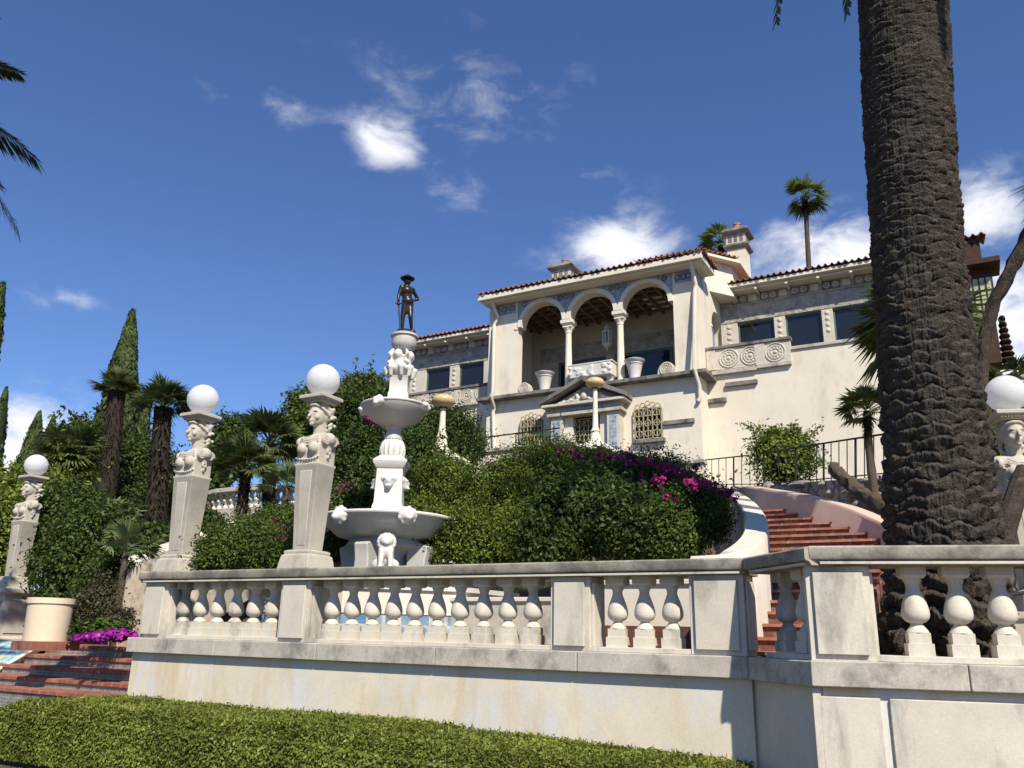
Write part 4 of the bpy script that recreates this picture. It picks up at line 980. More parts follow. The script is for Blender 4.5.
def parapet(x0, x1, z0, z1, discs, posts, lower):
    VB(CARVED, 'parapet', MB().box(x0, x1, YW - .1, YW + .15, z0, z1 - .1), bevel=.01)
    VB(LEDGE, 'parapet_cap', MB().box(x0 - .06, x1 + .05, YW - .18, YW + .22, z1 - .098, z1 + .03), bevel=.02)
    for x in discs:
        zc = (z0 + z1) / 2 - .04; R0 = (z1 - z0) * .38
        mb = MB()
        for rr_, th in ((R0, .035), (R0 * .72, .03), (R0 * .42, .03)): mb.torus((x, YW - .105, zc), rr_, th, 'y', 28, 6)
        mb.ball((x, YW - .1, zc), (R0 * .22, .05, R0 * .22), 10, 6)
        for q in range(10): a = q * math.pi / 5; mb.ball((x + R0 * .57 * math.cos(a), YW - .1, zc + R0 * .57 * math.sin(a)), (.05, .035, .05), 6, 5)
        mb.build('rosette', CARVED, villa)
    for x in posts: VB(CARVED, 'parapet_post', MB().box(x - .2, x + .2, YW - .14, YW - .101, z0 + .02, z1 - .1), bevel=.01)
    for (a, b, za, zb_) in lower: VB(CAPST, 'stone_band', MB().box(a, b, YW - .16, YW - .002, za, zb_), bevel=.02)


xp0 = vx1 + .02; xp1 = P(791, 352, YW)[0]; xpm = P(757, 360, YW)[0]; zt_ = P(720, 350, YW)[2]; zb1 = P(735, 369, YW)[2]; zb2 = P(775, 362, YW)[2]
parapet(xp0, xp1, zb1 - .0, zt_ + .1, [xp0 + .95, xp0 + 1.85, xp1 - .6], [xp0 + .2, xpm + .15], [(xp0 + .2, xpm, zb1 - .2, zb1 - .03), (xpm + .0, xp1, zb2 - .22, zb2 - .05)])
VB(CAPST, 'sill', MB().box(xp1 - 1.2, wx1 + .05, YW - .08, YW + .4, P(830, 345, YW)[2] + .002, P(830, 345, YW)[2] + .14), bevel=.02)
for pa, pb, py in ((726, 758, 383.5), (706, 727, 401)):
    a = P(pa, py, YW)[0]; b = P(pb, py, YW)[0]; z = P((pa + pb) / 2, py, YW)[2]; VB(LEDGE, 'stone_band', MB().box(a, b, YW - .14, YW - .002, z - .1, z + .09), bevel=.02)
a, b = P(664, 423, YF)[0], P(695, 422, YF)[0]; z = P(680, 422, YF)[2]; VB(LEDGE, 'stone_band', MB().box(a, b, YF - .12, YF - .002, z - .09, z + .09), bevel=.02)
zl0, zl1 = P(470, 403, YW)[2], P(470, 387.5, YW)[2]
parapet(-29.8, vx0 - .36, zl0, zl1 + .05, [vx0 - 1.0, vx0 - 1.85, vx0 - 2.9, vx0 - 3.75, vx0 - 4.8, vx0 - 5.6], [vx0 - 2.37, vx0 - 4.28], [(-29.8, vx0 - 1.2, zl0 - .16, zl0 - .002)])
# drain pipes
for pts in ([(494, 300), (498, 318), (494, 325), (493, 392), (491, 396), (495, 408), (493, 412), (494, 450)], [(693.5, 268), (695.5, 284), (694.5, 290), (697, 372), (699, 385), (697.5, 395), (698, 401)]):
    path = [P(a, b, YF - (.12 if not (390 < b < 400) else .5) ) for a, b in pts]
    path = [(q[0], YF - .1 if abs(q[2] - ZL) > .5 else YF - .5, q[2]) for q in path]
    path[0] = (path[0][0], YF - .62, path[0][2] + .15); VB(PIPE, 'drain_pipe', MB().tube(path, .085, 10))
# chimneys
def chimney(px, py_base, Yc, half, ztop_px, shaft_px):
    c = P(px, py_base, Yc); zt = P(px, ztop_px, Yc)[2]; zs_ = P(px, shaft_px, Yc)[2]
    o = VB(STUCCO, 'chimney', MB().box(c[0] - half, c[0] + half, Yc, Yc + 2 * half, ZE - .5, zs_))
    MB().sqstack((c[0], Yc + half), [(half + .02, zs_ - .1), (half + .16, zs_ + .05), (half + .16, zs_ + .16), (half + .04, zs_ + .18)]).build('corbel', LEDGE, o, bevel=.01)
    MB().sqstack((c[0], Yc + half), [(half + .03, zs_ + .17), (half + .03, zt - .18)]).build('chimney_head', CARVED, o)
    mb = MB()
    for q in range(3):
        x = c[0] + (q - 1) * half * .62; mb.box(x - half * .2, x + half * .2, Yc - .04, Yc - .025, zs_ + .28, zt - .3); mb.ball((x, Yc - .03, zt - .3), (half * .2, .014, half * .2), 10, 6); yy = Yc + half + (q - 1) * half * .62; mb.box(c[0] + half + .025, c[0] + half + .045, yy - half * .2, yy + half * .2, zs_ + .28, zt - .3)
    mb.build('blind_arches', LEDGE, o)
    MB().sqstack((c[0], Yc + half), [(half + .05, zt - .18), (half + .2, zt - .06), (half + .24, zt + .02), (half + .1, zt + .22), (.1, zt + .28)]).build('chimney_cap', LEDGE, o, bevel=.01)
    MB().lathe([(.17, zt + .2), (.16, zt + .55), (.19, zt + .57), (.19, zt + .63), (.12, zt + .63)], (c[0], Yc + half, 0), 14).build('chimney_pot', POT, o)


chimney(737.5, 270, 37.5, .44, 231.5, 247); chimney(561, 285, 36.5, .5, 267.5, 284)
# portal: pilasters, tiled jambs, architrave, pediment, gilt door grille
YP = YF - .55
xa, xb = P(551, 420, YP)[0], P(619, 412, YP)[0]; xm = (xa + xb) / 2; za = P(585, 414, YP)[2]; zd0 = ZG - .2
for x0_, sg in ((xa, 1), (xb, -1)):
    a, b = sorted((x0_, x0_ + sg * .55)); o = VB(CARVED, 'pilaster', MB().box(a, b, YP, YF - .002, zd0, za), bevel=.01); MB().box(a + .12, b - .12, YP - .012, YP - .001, zd0 + .3, za - .15).build('tile_strip', BLUETILE, o)
    a, b = sorted((x0_ + sg * .552, x0_ + sg * .95)); VB(STUCCO2, 'jamb', MB().box(a, b, YP + .2, YF - .003, zd0, za - .003))
zar = P(585, 405, YP)[2]
o = VB(CAPST, 'architrave', MB().box(xa - .15, xb + .15, YP - .12, YF - .001, za + .001, za + .14).box(xa - .05, xb + .05, YP - .02, YF - .001, za + .142, zar), bevel=.01)
MB().box(xa + .5, xb - .5, YP - .035, YP - .021, za + .17, zar - .05).build('tile_strip', BLUETILE, o)
zap = P(592, 381, YP - .3)[2] + .1
VB(FRIEZE, 'tympanum', MB().extr([(xa, zar + .1), (xb, zar + .1), (xm, zap - .2)], YP, YF - .002))
VB(CARVED, 'cornice', MB().box(xa - .35, xb + .35, YP - .3, YF - .002, zar, zar + .12), bevel=.02)
h_ = zap - zar - .1
for sg in (-1, 1):
    e = xm + sg * ((xb - xa) / 2 + .42); VB(LEDGE, 'raking_cornice', MB().extr([(e, zar + .122), (xm, zap + .0), (xm, zap + .2), (e, zar + .3)][::1 if sg > 0 else -1], YP - .36, YF - .003), bevel=.01)
Bt = [('s', (xm, YP - .03, zar + .42), (.14, .1, .16))]
for q in range(26):
    u = random.uniform(-1, 1); Bt.append(('s', (xm + u * 1.2, YP - .02, zar + .2 + (1 - abs(u)) * random.uniform(0, .45)), (.09, .07, .06)))
sc = sculpt('relief_carving', Bt, .03, CARVED, None, 1); sc.parent = villa; sc.location = tuple(-v for v in villa.location)
VB(WOOD, 'door', MB().box(xa + .95, xb - .95, YF - .06, YF - .004, zd0, za))
def grille(x0_, x1_, z0_, z1_, y, name, crest=True):
    mb = MB(); n = 6
    for i in range(n + 1): x = x0_ + (x1_ - x0_) * i / n; mb.tube([(x, y, z0_), (x, y, z1_)], .028, 6)
    for i in range(5): z = z0_ + (z1_ - z0_) * i / 4; mb.tube([(x0_, y, z), (x1_, y, z)], .024, 6)
    w = (x1_ - x0_) / 3; nv = max(2, int((z1_ - z0_) / w))
    for i in range(3):
        for j in range(nv): mb.torus((x0_ + w * (i + .5), y - .02, z0_ + (z1_ - z0_) * (j + .5) / nv), w * .34, .02, 'y', 12, 5)
    if crest:
        for i in range(5): a = (i - 2) / 2; mb.torus(((x0_ + x1_) / 2 + a * (x1_ - x0_) * .38, y, z1_ + .08 + .14 * (1 - abs(a))), .1, .025, 'y', 12, 5)
    return VB(GOLD, name, mb)
grille(xa + .97, xb - .97, zd0 + .1, za - .1, YF - .12, 'door_grille', False)
for pl, pr, pt, pb_ in ((521, 542, 420, 449), (635, 662, 408.5, 439)):
    a, b = P(pl, 425, YF - .1)[0], P(pr, 425, YF - .1)[0]; z1_, z0_ = P((pl + pr) / 2, pt, YF - .1)[2], P((pl + pr) / 2, pb_, YF - .1)[2]
    w = VB(GLASS, 'window', MB().box(a, b, YF - .012, YF - .003, z0_, z1_)); g_ = grille(a, b, z0_, z1_, YF - .15, 'window_grille'); g_.parent = w; g_.matrix_parent_inverse = Matrix.Identity(4)
    MB().box(a - .12, b + .12, YF - .2, YF - .002, z0_ - .16, z0_ - .002).build('sill', LEDGE, w, bevel=.01)
# carved timber bay at the far right corner
YO = 32.2; ox0, ox1 = P(974, 330, YO)[0], P(1004, 330, YO)[0]; zo0, zo1 = P(985, 372, YO)[2], P(985, 268, YO)[2]
bay = VB(WOOD, 'timber_bay', MB().box(ox0 - 1.5, ox1 - .2, YO, YW - .005, zo0 + .3, zo1))
zwa, zwb = P(985, 318, YO)[2], P(985, 277, YO)[2]
wx_a, wx_b = P(968, 300, YO)[0], P(995, 300, YO)[0]
wb_ = MB().box(wx_a, wx_b, YO - .03, YO - .002, zwa, zwb).build('window', mat('leaded_glass', (.42, .42, .25), .3, .5, 9, .1, spec=.5), bay)
mb = MB()
for q in range(5): x = wx_a + (wx_b - wx_a) * q / 4; mb.box(x - .025, x + .025, YO - .05, YO - .031, zwa, zwb)
for q in range(4): z = zwa + (zwb - zwa) * q / 3; mb.box(wx_a, wx_b, YO - .054, YO - .033, z - .025, z + .025)
mb.build('window_bars', WOOD, wb_)
MB().box(ox0 - 1.8, ox1 + .2, YO - .5, YW, zo1 + .002, zo1 + .22).build('bay_eave', WOOD, bay, bevel=.03)
mb = MB()
for q in range(9): z = zo0 + .2 + q * .22; mb.ball((ox1 + .0, YO + .3, z), (.28 - .02 * q, .35, .1), 10, 6)
for q in range(5): mb.box(ox0 - .2 - q * .0, ox1 - .3 - q * .22, YO + .1 + q * .15, YW - .006, zo0 + .28 - q * .2, zo0 + .28 - (q - 1) * .2 - .002)
mb.build('carved_brackets', WOOD, bay)
MB().box(ox0 - 2, P(980, 250, YW)[0], YO + .6, YW + 1.5, zo1 + .222, P(980, 239, YW)[2] - .15).build('upper_gable', WOOD, bay)
tile_slope('bay_roof', ox0 - 2.0, P(981, 250, YW)[0] + .2, YO + .4, 2.0, P(980, 238, YW)[2] - .1, .25, False, False)

# ------------------------------------------------------------------ things in the loggia
def urn(px, label):
    c = P(px, 385, YF + .3); t = thing('urn', label, 'urn', (c[0], YF + .12, ZL), 'white flower urns in the loggia arches')
    MB().lathe([(.2, 0), (.22, .06), (.21, .1), (.3, .55), (.36, .78), (.37, .82), (.44, .86), (.46, .92), (.42, .94), (.33, .9), (.3, .7)], (c[0], YF + .12, ZL), 24).build('urn_body', MARBLE, t, smooth=50)
    MB().torus((c[0], YF + .12, ZL + .74), .35, .025, 'z', 24, 6).build('urn_band', MARBLE, t)
urn(546.5, 'white stone urn in the left arch of the loggia'); urn(636.5, 'white stone urn in the right arch of the loggia')
a, b = P(572, 385, YF)[0], P(615, 380, YF)[0]
ch = thing('stone_chest', 'long white carved stone chest in the middle arch of the loggia', 'stone chest', ((a + b) / 2, YF - .05, ZL))
zc_ = ZL + .3; zt_ = P(594, 363, YF - .2)[2]
MB().box(a, b, YF - .33, YF + .3, zc_, zt_ - .07).build('chest_body', MARBLE, ch, bevel=.04); MB().box(a - .04, b + .04, YF - .38, YF + .34, zt_ - .068, zt_).build('chest_lid', MARBLE, ch, bevel=.02)
for x in (a + .2, b - .2): MB().sqstack((x, YF - .05), [(.14, ZL), (.1, ZL + .15), (.16, zc_ - .003)]).build('chest_foot', MARBLE, ch, bevel=.01)
Bc = [('b', ((a + b) / 2, YF - .34, (zc_ + zt_) / 2 - .03), ((b - a) / 2 - .05, .035, (zt_ - zc_) / 2 - .06)), ('s', ((a + b) / 2, YF - .36, (zc_ + zt_) / 2), (.15, .05, .2))]
for q in range(22): Bc.append(('s', (a + (b - a) * random.random(), YF - .378, zc_ + .1 + (zt_ - zc_ - .25) * random.random()), (.1, .04, .07)))
o = sculpt('carved_relief', Bc, .025, MARBLE, None, 1); o.parent = ch; o.location = tuple(-v for v in ch.location)
def scroll(px, label, half_px, sg):
    c = P(px, 388, YF - .1); t = thing('scroll_ornament', label, 'stone ornament', (c[0], YF + .05, ZL), 'carved half-round ornaments on the loggia ledge'); Rr = half_px * MPP(36)
    mb = MB(); pts = [(c[0] + sg * Rr * 1.35, ZL)] + [(c[0] + Rr * math.cos(math.pi * i / 16) * (1 if sg > 0 else 1), ZL + .12 + Rr * 1.15 * math.sin(math.pi * i / 16)) for i in range(17)] + [(c[0] - Rr * 1.1, ZL)]
    pts = [(c[0] + Rr * 1.1, ZL)] + [(c[0] + Rr * math.cos(math.pi * i / 16), ZL + .1 + Rr * 1.25 * math.sin(math.pi * i / 16)) for i in range(17)] + [(c[0] - Rr * 1.1, ZL)]
    mb.extr(pts, YF - .1, YF + .15); mb.build('slab', CARVED, t, bevel=.02)
    mb = MB()
    for r_ in (.82, .56, .3): mb.torus((c[0], YF - .11, ZL + .1 + Rr * .5), Rr * r_ * .8, .035, 'y', 24, 6)
    mb.ball((c[0], YF - .11, ZL + .1 + Rr * .5), (.06, .04, .06), 8, 6); mb.build('carved_rings', CARVED, t)
scroll(524, 'carved stone scroll ornament at the left pier of the loggia', 8.5, -1); scroll(667, 'carved stone scroll ornament at the right pier of the loggia', 9.5, 1)
lc = P(607, 338, YF + 2.2)
ln_ = thing('lantern', 'white carved hanging lantern in the middle arch of the loggia', 'lantern', lc)
MB().lathe([(.03, -.62), (.05, -.5), (.16, -.42), (.2, -.34), (.26, -.3), (.2, -.24)], lc, 8).build('lantern_base', MARBLE, ln_, smooth=20)
MB().lathe([(.17, -.24), (.17, .26)], lc, 8).build('lantern_glass', GLASS, ln_, smooth=20)
mb = MB()
for i in range(8): a_ = i * math.pi / 4; mb.box(lc[0] + .2 * math.cos(a_) - .035, lc[0] + .2 * math.cos(a_) + .035, lc[1] + .2 * math.sin(a_) - .035, lc[1] + .2 * math.sin(a_) + .035, lc[2] - .24, lc[2] + .26)
mb.build('lantern_frame', MARBLE, ln_)
MB().lathe([(.27, .26), (.28, .32), (.16, .4), (.12, .5), (.16, .55), (.06, .65), (.02, .75)], lc, 8).build('lantern_top', MARBLE, ln_, smooth=20)
MB().tube([lc + (0, 0, .7), (lc[0], lc[1], 16.5)], .015, 5).build('chain', DARKMETAL, ln_)

# ------------------------------------------------------------------ terrace lamps in front of the villa
def tlamp(px, yg, yb, D, label):
    g_ = PD(px, yg, D); b_ = PD(px, yb, D); t = thing('globe_lamp', label, 'lamp post', b_, 'slim white lamp posts with ochre globes'); H = g_[2] - b_[2]
    x, y, z = b_
    MB().lathe([(.3, 0), (.26, .06), (.18, .16), (.16, .3), (.13, .4), (.17, .44), (.13, .5), (.1, .6), (.085, H * .6), (.08, H - .22)], b_, 16).build('post', STUCCO2, t)
    MB().lathe([(.09, H - .22), (.13, H - .2), (.1, H - .16), (.24, H - .12)], b_, 16).build('collar', DARKMETAL, t); MB().ball((x, y, z + H), (.33, .33, .2), 20, 12).build('globe', OCHRE, t, smooth=60)
    p_ = thing('lamp_pedestal', 'cream pedestal under the ' + ('slim lamp in front of the villa door' if px > 500 else 'slim lamp right of the fountain'), 'pedestal', (x, y, z - 1.5), 'cream pedestals under the slim lamps')
    MB().sqstack((x, y), [(.5, z - 3), (.5, z - .3)]).build('pedestal_body', STUCCO2, p_); MB().sqstack((x, y), [(.62, z - .298), (.62, z - .2), (.35, z - .003)]).build('pedestal_cap', STUCCO2, p_, bevel=.01)
tlamp(595.5, 383, 444, 27.5, 'slim white lamp with a flat ochre globe in front of the villa door'); tlamp(441, 401, 453, 22.5, 'slim white lamp with a flat ochre globe right of the fountain bowl')
# low parapets along the villa forecourt
for lab, pa, pb, py, D0, hgt_ in (('low rough cream parapet below the left part of the villa', 470, 570, 446, 27.0, 1.6), ('low capped cream parapet below the right grilled window', 632, 702, 462, 26.0, 1.6)):
    a, b = PD(pa, py, D0), PD(pb, py, D0); Yq = (a[1] + b[1]) / 2; xa_, xb_ = P(pa, py, Yq)[0], P(pb, py, Yq)[0]; zt_ = P((pa + pb) / 2, py, Yq)[2]
    t = thing('forecourt_parapet', lab, 'parapet', ((xa_ + xb_) / 2, Yq, zt_ - hgt_)); MB().box(xa_, xb_, Yq, Yq + .35, zt_ - hgt_ * 2, zt_ - .12).build('wall_body', STUCCO, t); MB().box(xa_ - .06, xb_ + .06, Yq - .08, Yq + .43, zt_ - .118, zt_).build('coping', CAPST, t, bevel=.015)
# thin rail on the left parapet
t = thing('hand_rail', 'thin rusty handrail on the low parapet left of the villa door', 'railing', P(520, 440, 23.5)); mb = MB()
pts = [P(452, 442, 23.6), P(480, 438, 23.6), P(560, 428, 23.6)]; mb.tube(pts, .025, 6); mb.build('rail', SKIRT, t)
for a in (455, 478, 516): q = P(a, 442 - (a - 452) * .13, 23.6); MB().tube([q, q - (0, 0, .9)], .022, 6).build('post', SKIRT, t)

# ------------------------------------------------------------------ curved stair, its walls, stone wall and railing
stair = thing('staircase', 'curving flight of red tiled steps between white parapets right of the flowering shrubs', 'staircase', (-2.2, 10, 1.4))
def sweep(name, pts, thick, zb_, m_, side=1, capm=None, n=40):
    """wall along a plan curve with a sloping top; pts = world points of its top edge"""
    pts = np.array(pts); tt = np.linspace(0, len(pts) - 1, n); Q = []
    for t_ in tt:                                     # catmull-rom
        i = min(int(t_), len(pts) - 2); u = t_ - i; p0, p1, p2, p3 = pts[max(i - 1, 0)], pts[i], pts[i + 1], pts[min(i + 2, len(pts) - 1)]
        Q.append(.5 * ((2 * p1) + (-p0 + p2) * u + (2 * p0 - 5 * p1 + 4 * p2 - p3) * u * u + (-p0 + 3 * p1 - 3 * p2 + p3) * u ** 3))
    Q = np.array(Q); T = np.gradient(Q[:, :2], axis=0); T /= np.linalg.norm(T, axis=1, keepdims=True); N_ = np.stack([-T[:, 1], T[:, 0]], 1) * side
    v = []; f_ = []
    for q, n_ in zip(Q, N_):
        o = q[:2] + n_ * thick
        v += [(q[0], q[1], zb_), (q[0], q[1], q[2] - .04), (q[0] + n_[0] * .03, q[1] + n_[1] * .03, q[2]), (o[0] - n_[0] * .03, o[1] - n_[1] * .03, q[2]), (o[0], o[1], q[2] - .04), (o[0], o[1], zb_)]
    k_ = 6
    for i in range(len(Q) - 1):
        for j in range(k_): f_.append((i * k_ + j, i * k_ + (j + 1) % k_, (i + 1) * k_ + (j + 1) % k_, (i + 1) * k_ + j))
    f_.append(tuple(range(k_))); f_.append(tuple(range((len(Q) - 1) * k_, len(Q) * k_))[::-1])
    mb = MB(); mb.add(v, f_); bm = bmesh.new(); o = mb.build(name, m_, stair, smooth=50); bm.from_mesh(o.data); bmesh.ops.recalc_face_normals(bm, faces=bm.faces); bm.to_mesh(o.data); bm.free(); return o, Q
lp_pts = [PD(690, 556, 9.6), PD(730, 553, 9.5), PD(757, 545, 10.0), PD(768, 530, 11.4), PD(765, 513, 13.2), PD(752, 499, 15.2), PD(728, 486, 17.5)]
_, QL = sweep('parapet', lp_pts, .32, 1.3, WHITEWALL, side=1)
rp_pts = [PD(925, 556, 12.4), PD(902, 544, 12.9), PD(885, 527, 13.3), PD(868, 517, 13.9), PD(835, 504, 14.7), PD(795, 494, 15.8), PD(745, 486, 18.2)]
_, QR = sweep('parapet', rp_pts, .32, 1.3, PINK, side=-1)
# steps: each spans from the left to the right wall
nst = 18; QLs = QL[int(len(QL) * 2.2 / 6):]
for i in range(nst):
    t0 = .06 + .85 * i / nst; t1 = .06 + .85 * (i + 1) / nst
    z = 1.5 + .145 * i
    def on(Q, t_): a = t_ * (len(Q) - 1); j = min(int(a), len(Q) - 2); return Q[j] + (Q[j + 1] - Q[j]) * (a - j)
    yl = 8.98 + .41 * i
    def xat(Q, y): j = np.argsort(Q[:, 1]); return float(np.interp(y, Q[j, 1], Q[j, 0]))
    x0_, x0b = xat(QLs, yl), xat(QLs, yl + .5); x1_, x1b = min(xat(QR, yl), -1.12), min(xat(QR, yl + .5), -1.12)
    MB().add([(x0_ - .05, yl, z - .6), (x1_ + .05, yl, z - .6), (x1b + .05, yl + .5, z - .6), (x0b - .05, yl + .5, z - .6), (x0_ - .05, yl, z - .035), (x1_ + .05, yl, z - .035), (x1b + .05, yl + .5, z - .035), (x0b - .05, yl + .5, z - .035)], [(0, 3, 2, 1), (4, 5, 6, 7), (0, 1, 5, 4), (1, 2, 6, 5), (2, 3, 7, 6), (3, 0, 4, 7)]).build('riser', mat('step_riser_tile', (.15, .065, .048), .7, .4, 9, .2, stain=(.3, .2, .15), sthr=.55, sscale=(5, 5, 5)), stair)
    MB().add([(x0_ - .05, yl - .035, z - .034), (x1_ + .05, yl - .035, z - .034), (x1b + .05, yl + .5, z - .034), (x0b - .05, yl + .5, z - .034), (x0_ - .05, yl - .035, z), (x1_ + .05, yl - .035, z), (x1b + .05, yl + .5, z), (x0b - .05, yl + .5, z)], [(0, 3, 2, 1), (4, 5, 6, 7), (0, 1, 5, 4), (1, 2, 6, 5), (2, 3, 7, 6), (3, 0, 4, 7)]).build('step', STEPRED, stair)

RUBBLE = mat('rubble_stone', (.27, .245, .21), .95, .35, 4, 1.0, 9, stain=(.12, .11, .1), sthr=.54, sscale=(3, 3, 3), bdist=.05)
VOR = bpy.data.materials.new('flagstone_wall'); VOR.use_nodes = True
_N = VOR.node_tree.nodes; _l = VOR.node_tree.links; _v = _N.new('ShaderNodeTexVoronoi'); _v.feature = 'DISTANCE_TO_EDGE'; _v.inputs['Scale'].default_value = 2.6; _c = _N.new('ShaderNodeTexCoord'); _l.new(_c.outputs['Object'], _v.inputs['Vector'])
_r = _N.new('ShaderNodeValToRGB'); _r.color_ramp.elements[0].color = (.16, .14, .12, 1); _r.color_ramp.elements[0].position = .02; _r.color_ramp.elements[1].color = (.46, .42, .35, 1); _r.color_ramp.elements[1].position = .07; _l.new(_v.outputs['Distance'], _r.inputs[0])
_n = _N.new('ShaderNodeTexNoise'); _n.inputs['Scale'].default_value = 5; _n.inputs['Detail'].default_value = 6; _l.new(_c.outputs['Object'], _n.inputs[0]); _m = _N.new('ShaderNodeMix'); _m.data_type = 'RGBA'; _m.blend_type = 'MULTIPLY'; _m.inputs['Factor'].default_value = .7; _l.new(_r.outputs[0], _m.inputs['A']); _l.new(_n.outputs[0], _m.inputs['B'])
_b = _N['Principled BSDF']; _b.inputs['Roughness'].default_value = .9; _l.new(_m.outputs['Result'], _b.inputs['Base Color']); _bp = _N.new('ShaderNodeBump'); _bp.inputs['Distance'].default_value = .05; _l.new(_r.outputs[0], _bp.inputs['Height']); _l.new(_bp.outputs[0], _b.inputs['Normal'])
rw = thing('stone_wall', 'grey rubble stone wall above the curving steps under the iron railing', 'stone wall', PD(830, 500, 17))
def strip_wall(root, tops, thick, drop, m_, name='wall_body', lumps=True):
    mb = MB(); T = [np.array(q) for q in tops]
    for a, b in zip(T[:-1], T[1:]):
        mb.add([(a[0], a[1], a[2] - drop), (b[0], b[1], b[2] - drop), (b[0], b[1] + thick, b[2] - drop), (a[0], a[1] + thick, a[2] - drop), tuple(a), tuple(b), (b[0], b[1] + thick, b[2]), (a[0], a[1] + thick, a[2])], [(0, 3, 2, 1), (4, 5, 6, 7), (0, 1, 5, 4), (1, 2, 6, 5), (2, 3, 7, 6), (3, 0, 4, 7)])
    return mb.build(name, m_, root, smooth=0)
wt = [PD(735, 488, 24), PD(775, 485, 21), PD(820, 481, 18.5), PD(870, 478, 16.5), PD(905, 474, 15.5)]
strip_wall(rw, wt, .4, 2.5, VOR); rng = np.random.default_rng(5); mb = MB()
for q in range(60):
    a = rng.uniform(0, 3.99); i = int(a); c = np.array(wt[i]) + (np.array(wt[i + 1]) - np.array(wt[i])) * (a - i); mb.ball((c[0], c[1] + rng.uniform(-.05, .15), c[2] - rng.uniform(0, 1.0)), (rng.uniform(.12, .3), rng.uniform(.08, .18), rng.uniform(.07, .16)), 8, 6)
mb.build('rubble_stones', RUBBLE, rw)
fr = thing('iron_railing', 'black iron railing with thin uprights in front of the villa wall', 'railing', PD(800, 480, 19))
rt = [(705, 460, 487, 27), (752, 455, 487, 24), (800, 447, 484, 20.5), (845, 440, 481, 18), (905, 431, 476, 15.6)]
top = [PD(a, b, d) for a, b, c, d in rt]; bot = [PD(a, c, d) for a, b, c, d in rt]
MB().tube(top, .022, 6).build('top_rail', DARKMETAL, fr); MB().tube([b + (0, 0, .08) for b in bot], .014, 6).build('bottom_rail', DARKMETAL, fr)
def lerp_l(lst, t_): i = min(int(t_), len(lst) - 2); return np.array(lst[i]) + (np.array(lst[i + 1]) - np.array(lst[i])) * (t_ - i)
for q in range(26):
    t_ = 4 * q / 25; a, b = lerp_l(bot, t_), lerp_l(top, t_); MB().tube([a - (0, 0, .05), b], .024 if q % 4 == 0 else .011, 6).build('post' if q % 4 == 0 else 'upright', DARKMETAL, fr)
rw2 = thing('stone_wall', 'pale flagstone wall behind the right figure lamp, beside the palm trunk', 'stone wall', PD(1000, 530, 15)); strip_wall(rw2, [PD(975, 476, 15.2), PD(1060, 474, 14.6)], .4, 3, VOR)

# ------------------------------------------------------------------ brick steps and terrace at the left
ls = thing('brick_steps', 'broad red brick steps with patterned tile risers left of the balustrade', 'brick steps', (-13.5, 9, 0))
SR = brick_mat('brick_nosing', (.36, .14, .09), (.26, .09, .06), (.3, .22, .17), .22, 2.0, .012, .8, 'xy', offset=0)
SY = [8.45 + .42 * i for i in range(5)]; SZ = [float(P(100, py, y)[2]) for py, y in zip((695, 682, 669.5, 657.5, 646), SY)]
x1_ = xL + .02
for i, (y, z) in enumerate(zip(SY, SZ)):
    dep = .47 if i < 4 else 3.4
    MB().box(-24.0, x1_, y - .03, y + dep, z - .06, z).build('step', SR, ls, bevel=.008)
    MB().box(-24.0, x1_ - .002, y, y + dep - .01, z - .30, z - .062).build('riser', RISER, ls)
mz = thing('mosaic_slope', 'blue and yellow mosaic tiled slope beside the brick steps', 'tiled slope', P(0, 668, SY[2]))
a = P(47, 643, SY[4] - .03); c = P(0, 668, SY[2] - .03); a[2] = SZ[4] + .05; c[2] = float(P(0, 668, SY[2] - .03)[2]); e_ = c * 2.2 - a * 1.2
mb = MB(); vs = [tuple(q) for q in (a, a + (-5, 0, 0), e_ + (-5, 0, 0), e_)]; mb.add(vs + [(q[0], q[1], q[2] - .12) for q in vs], [(0, 1, 2, 3), (7, 6, 5, 4), (0, 4, 5, 1), (1, 5, 6, 2), (2, 6, 7, 3), (3, 7, 4, 0)]); mb.build('tiled_face', MOSAIC, mz, smooth=0)
mb = MB(); mb.tube([tuple(a + (.03, 0, .0)), tuple(e_ + (.03, 0, .0))], .035, 6); mb.build('white_edge', WHITEWALL, mz)
pl = PD(46, 634, 16.0); pl[2] = SZ[4]; plr = 18.5 * MPP(16.0); pz = PD(46, 598, 16)[2]
pt_ = thing('planter', 'smooth cream round planter beside the leftmost figure lamp', 'planter', (pl[0], pl[1], pl[2]))
MB().lathe([(plr * .95, pl[2] + .09), (plr, pz - .1), (plr * 1.06, pz - .09), (plr * 1.06, pz), (plr * .9, pz), (plr * .88, pz - .12), (.02, pz - .12)], (pl[0], pl[1], 0), 40).build('pot_body', CREAMPL, pt_, smooth=40)
MB().box(pl[0] - plr * .9, pl[0] + plr * 1.15, pl[1] - plr * 1.05, pl[1] + plr * 1.05, pl[2] - .05, pl[2] + .09).build('brick_base', BRICK, pt_)
# garden wall, warm and lichened, behind the flowers
gw = thing('garden_wall', 'lichened ochre garden wall sloping up behind the purple flowers', 'garden wall', PD(140, 620, 16))
GW = mat('lichened_wall', (.52, .44, .33), .95, .2, 3, .5, 25, stain=(.10, .085, .06), sthr=.53, sscale=(2.5, 2.5, 1.5), dirt=((.5, .3, .12), .6, (2, 2, 2)))
strip_wall(gw, [PD(116, 592, 18.2), PD(128, 570, 17.4), PD(160, 556, 16.8), PD(205, 541, 16.4)], .4, 3, GW)
for lab, pts_, m_ in (('curving white parapet wall behind the left balustrade bay', [(120, 560, 19), (160, 545, 20), (205, 530, 22), (260, 512, 25), (300, 498, 28)], WHITEWALL),):
    w = thing('parapet_wall', lab, 'parapet wall', PD(200, 560, 21)); strip_wall(w, [PD(*q) for q in pts_], .45, 2.2, m_)
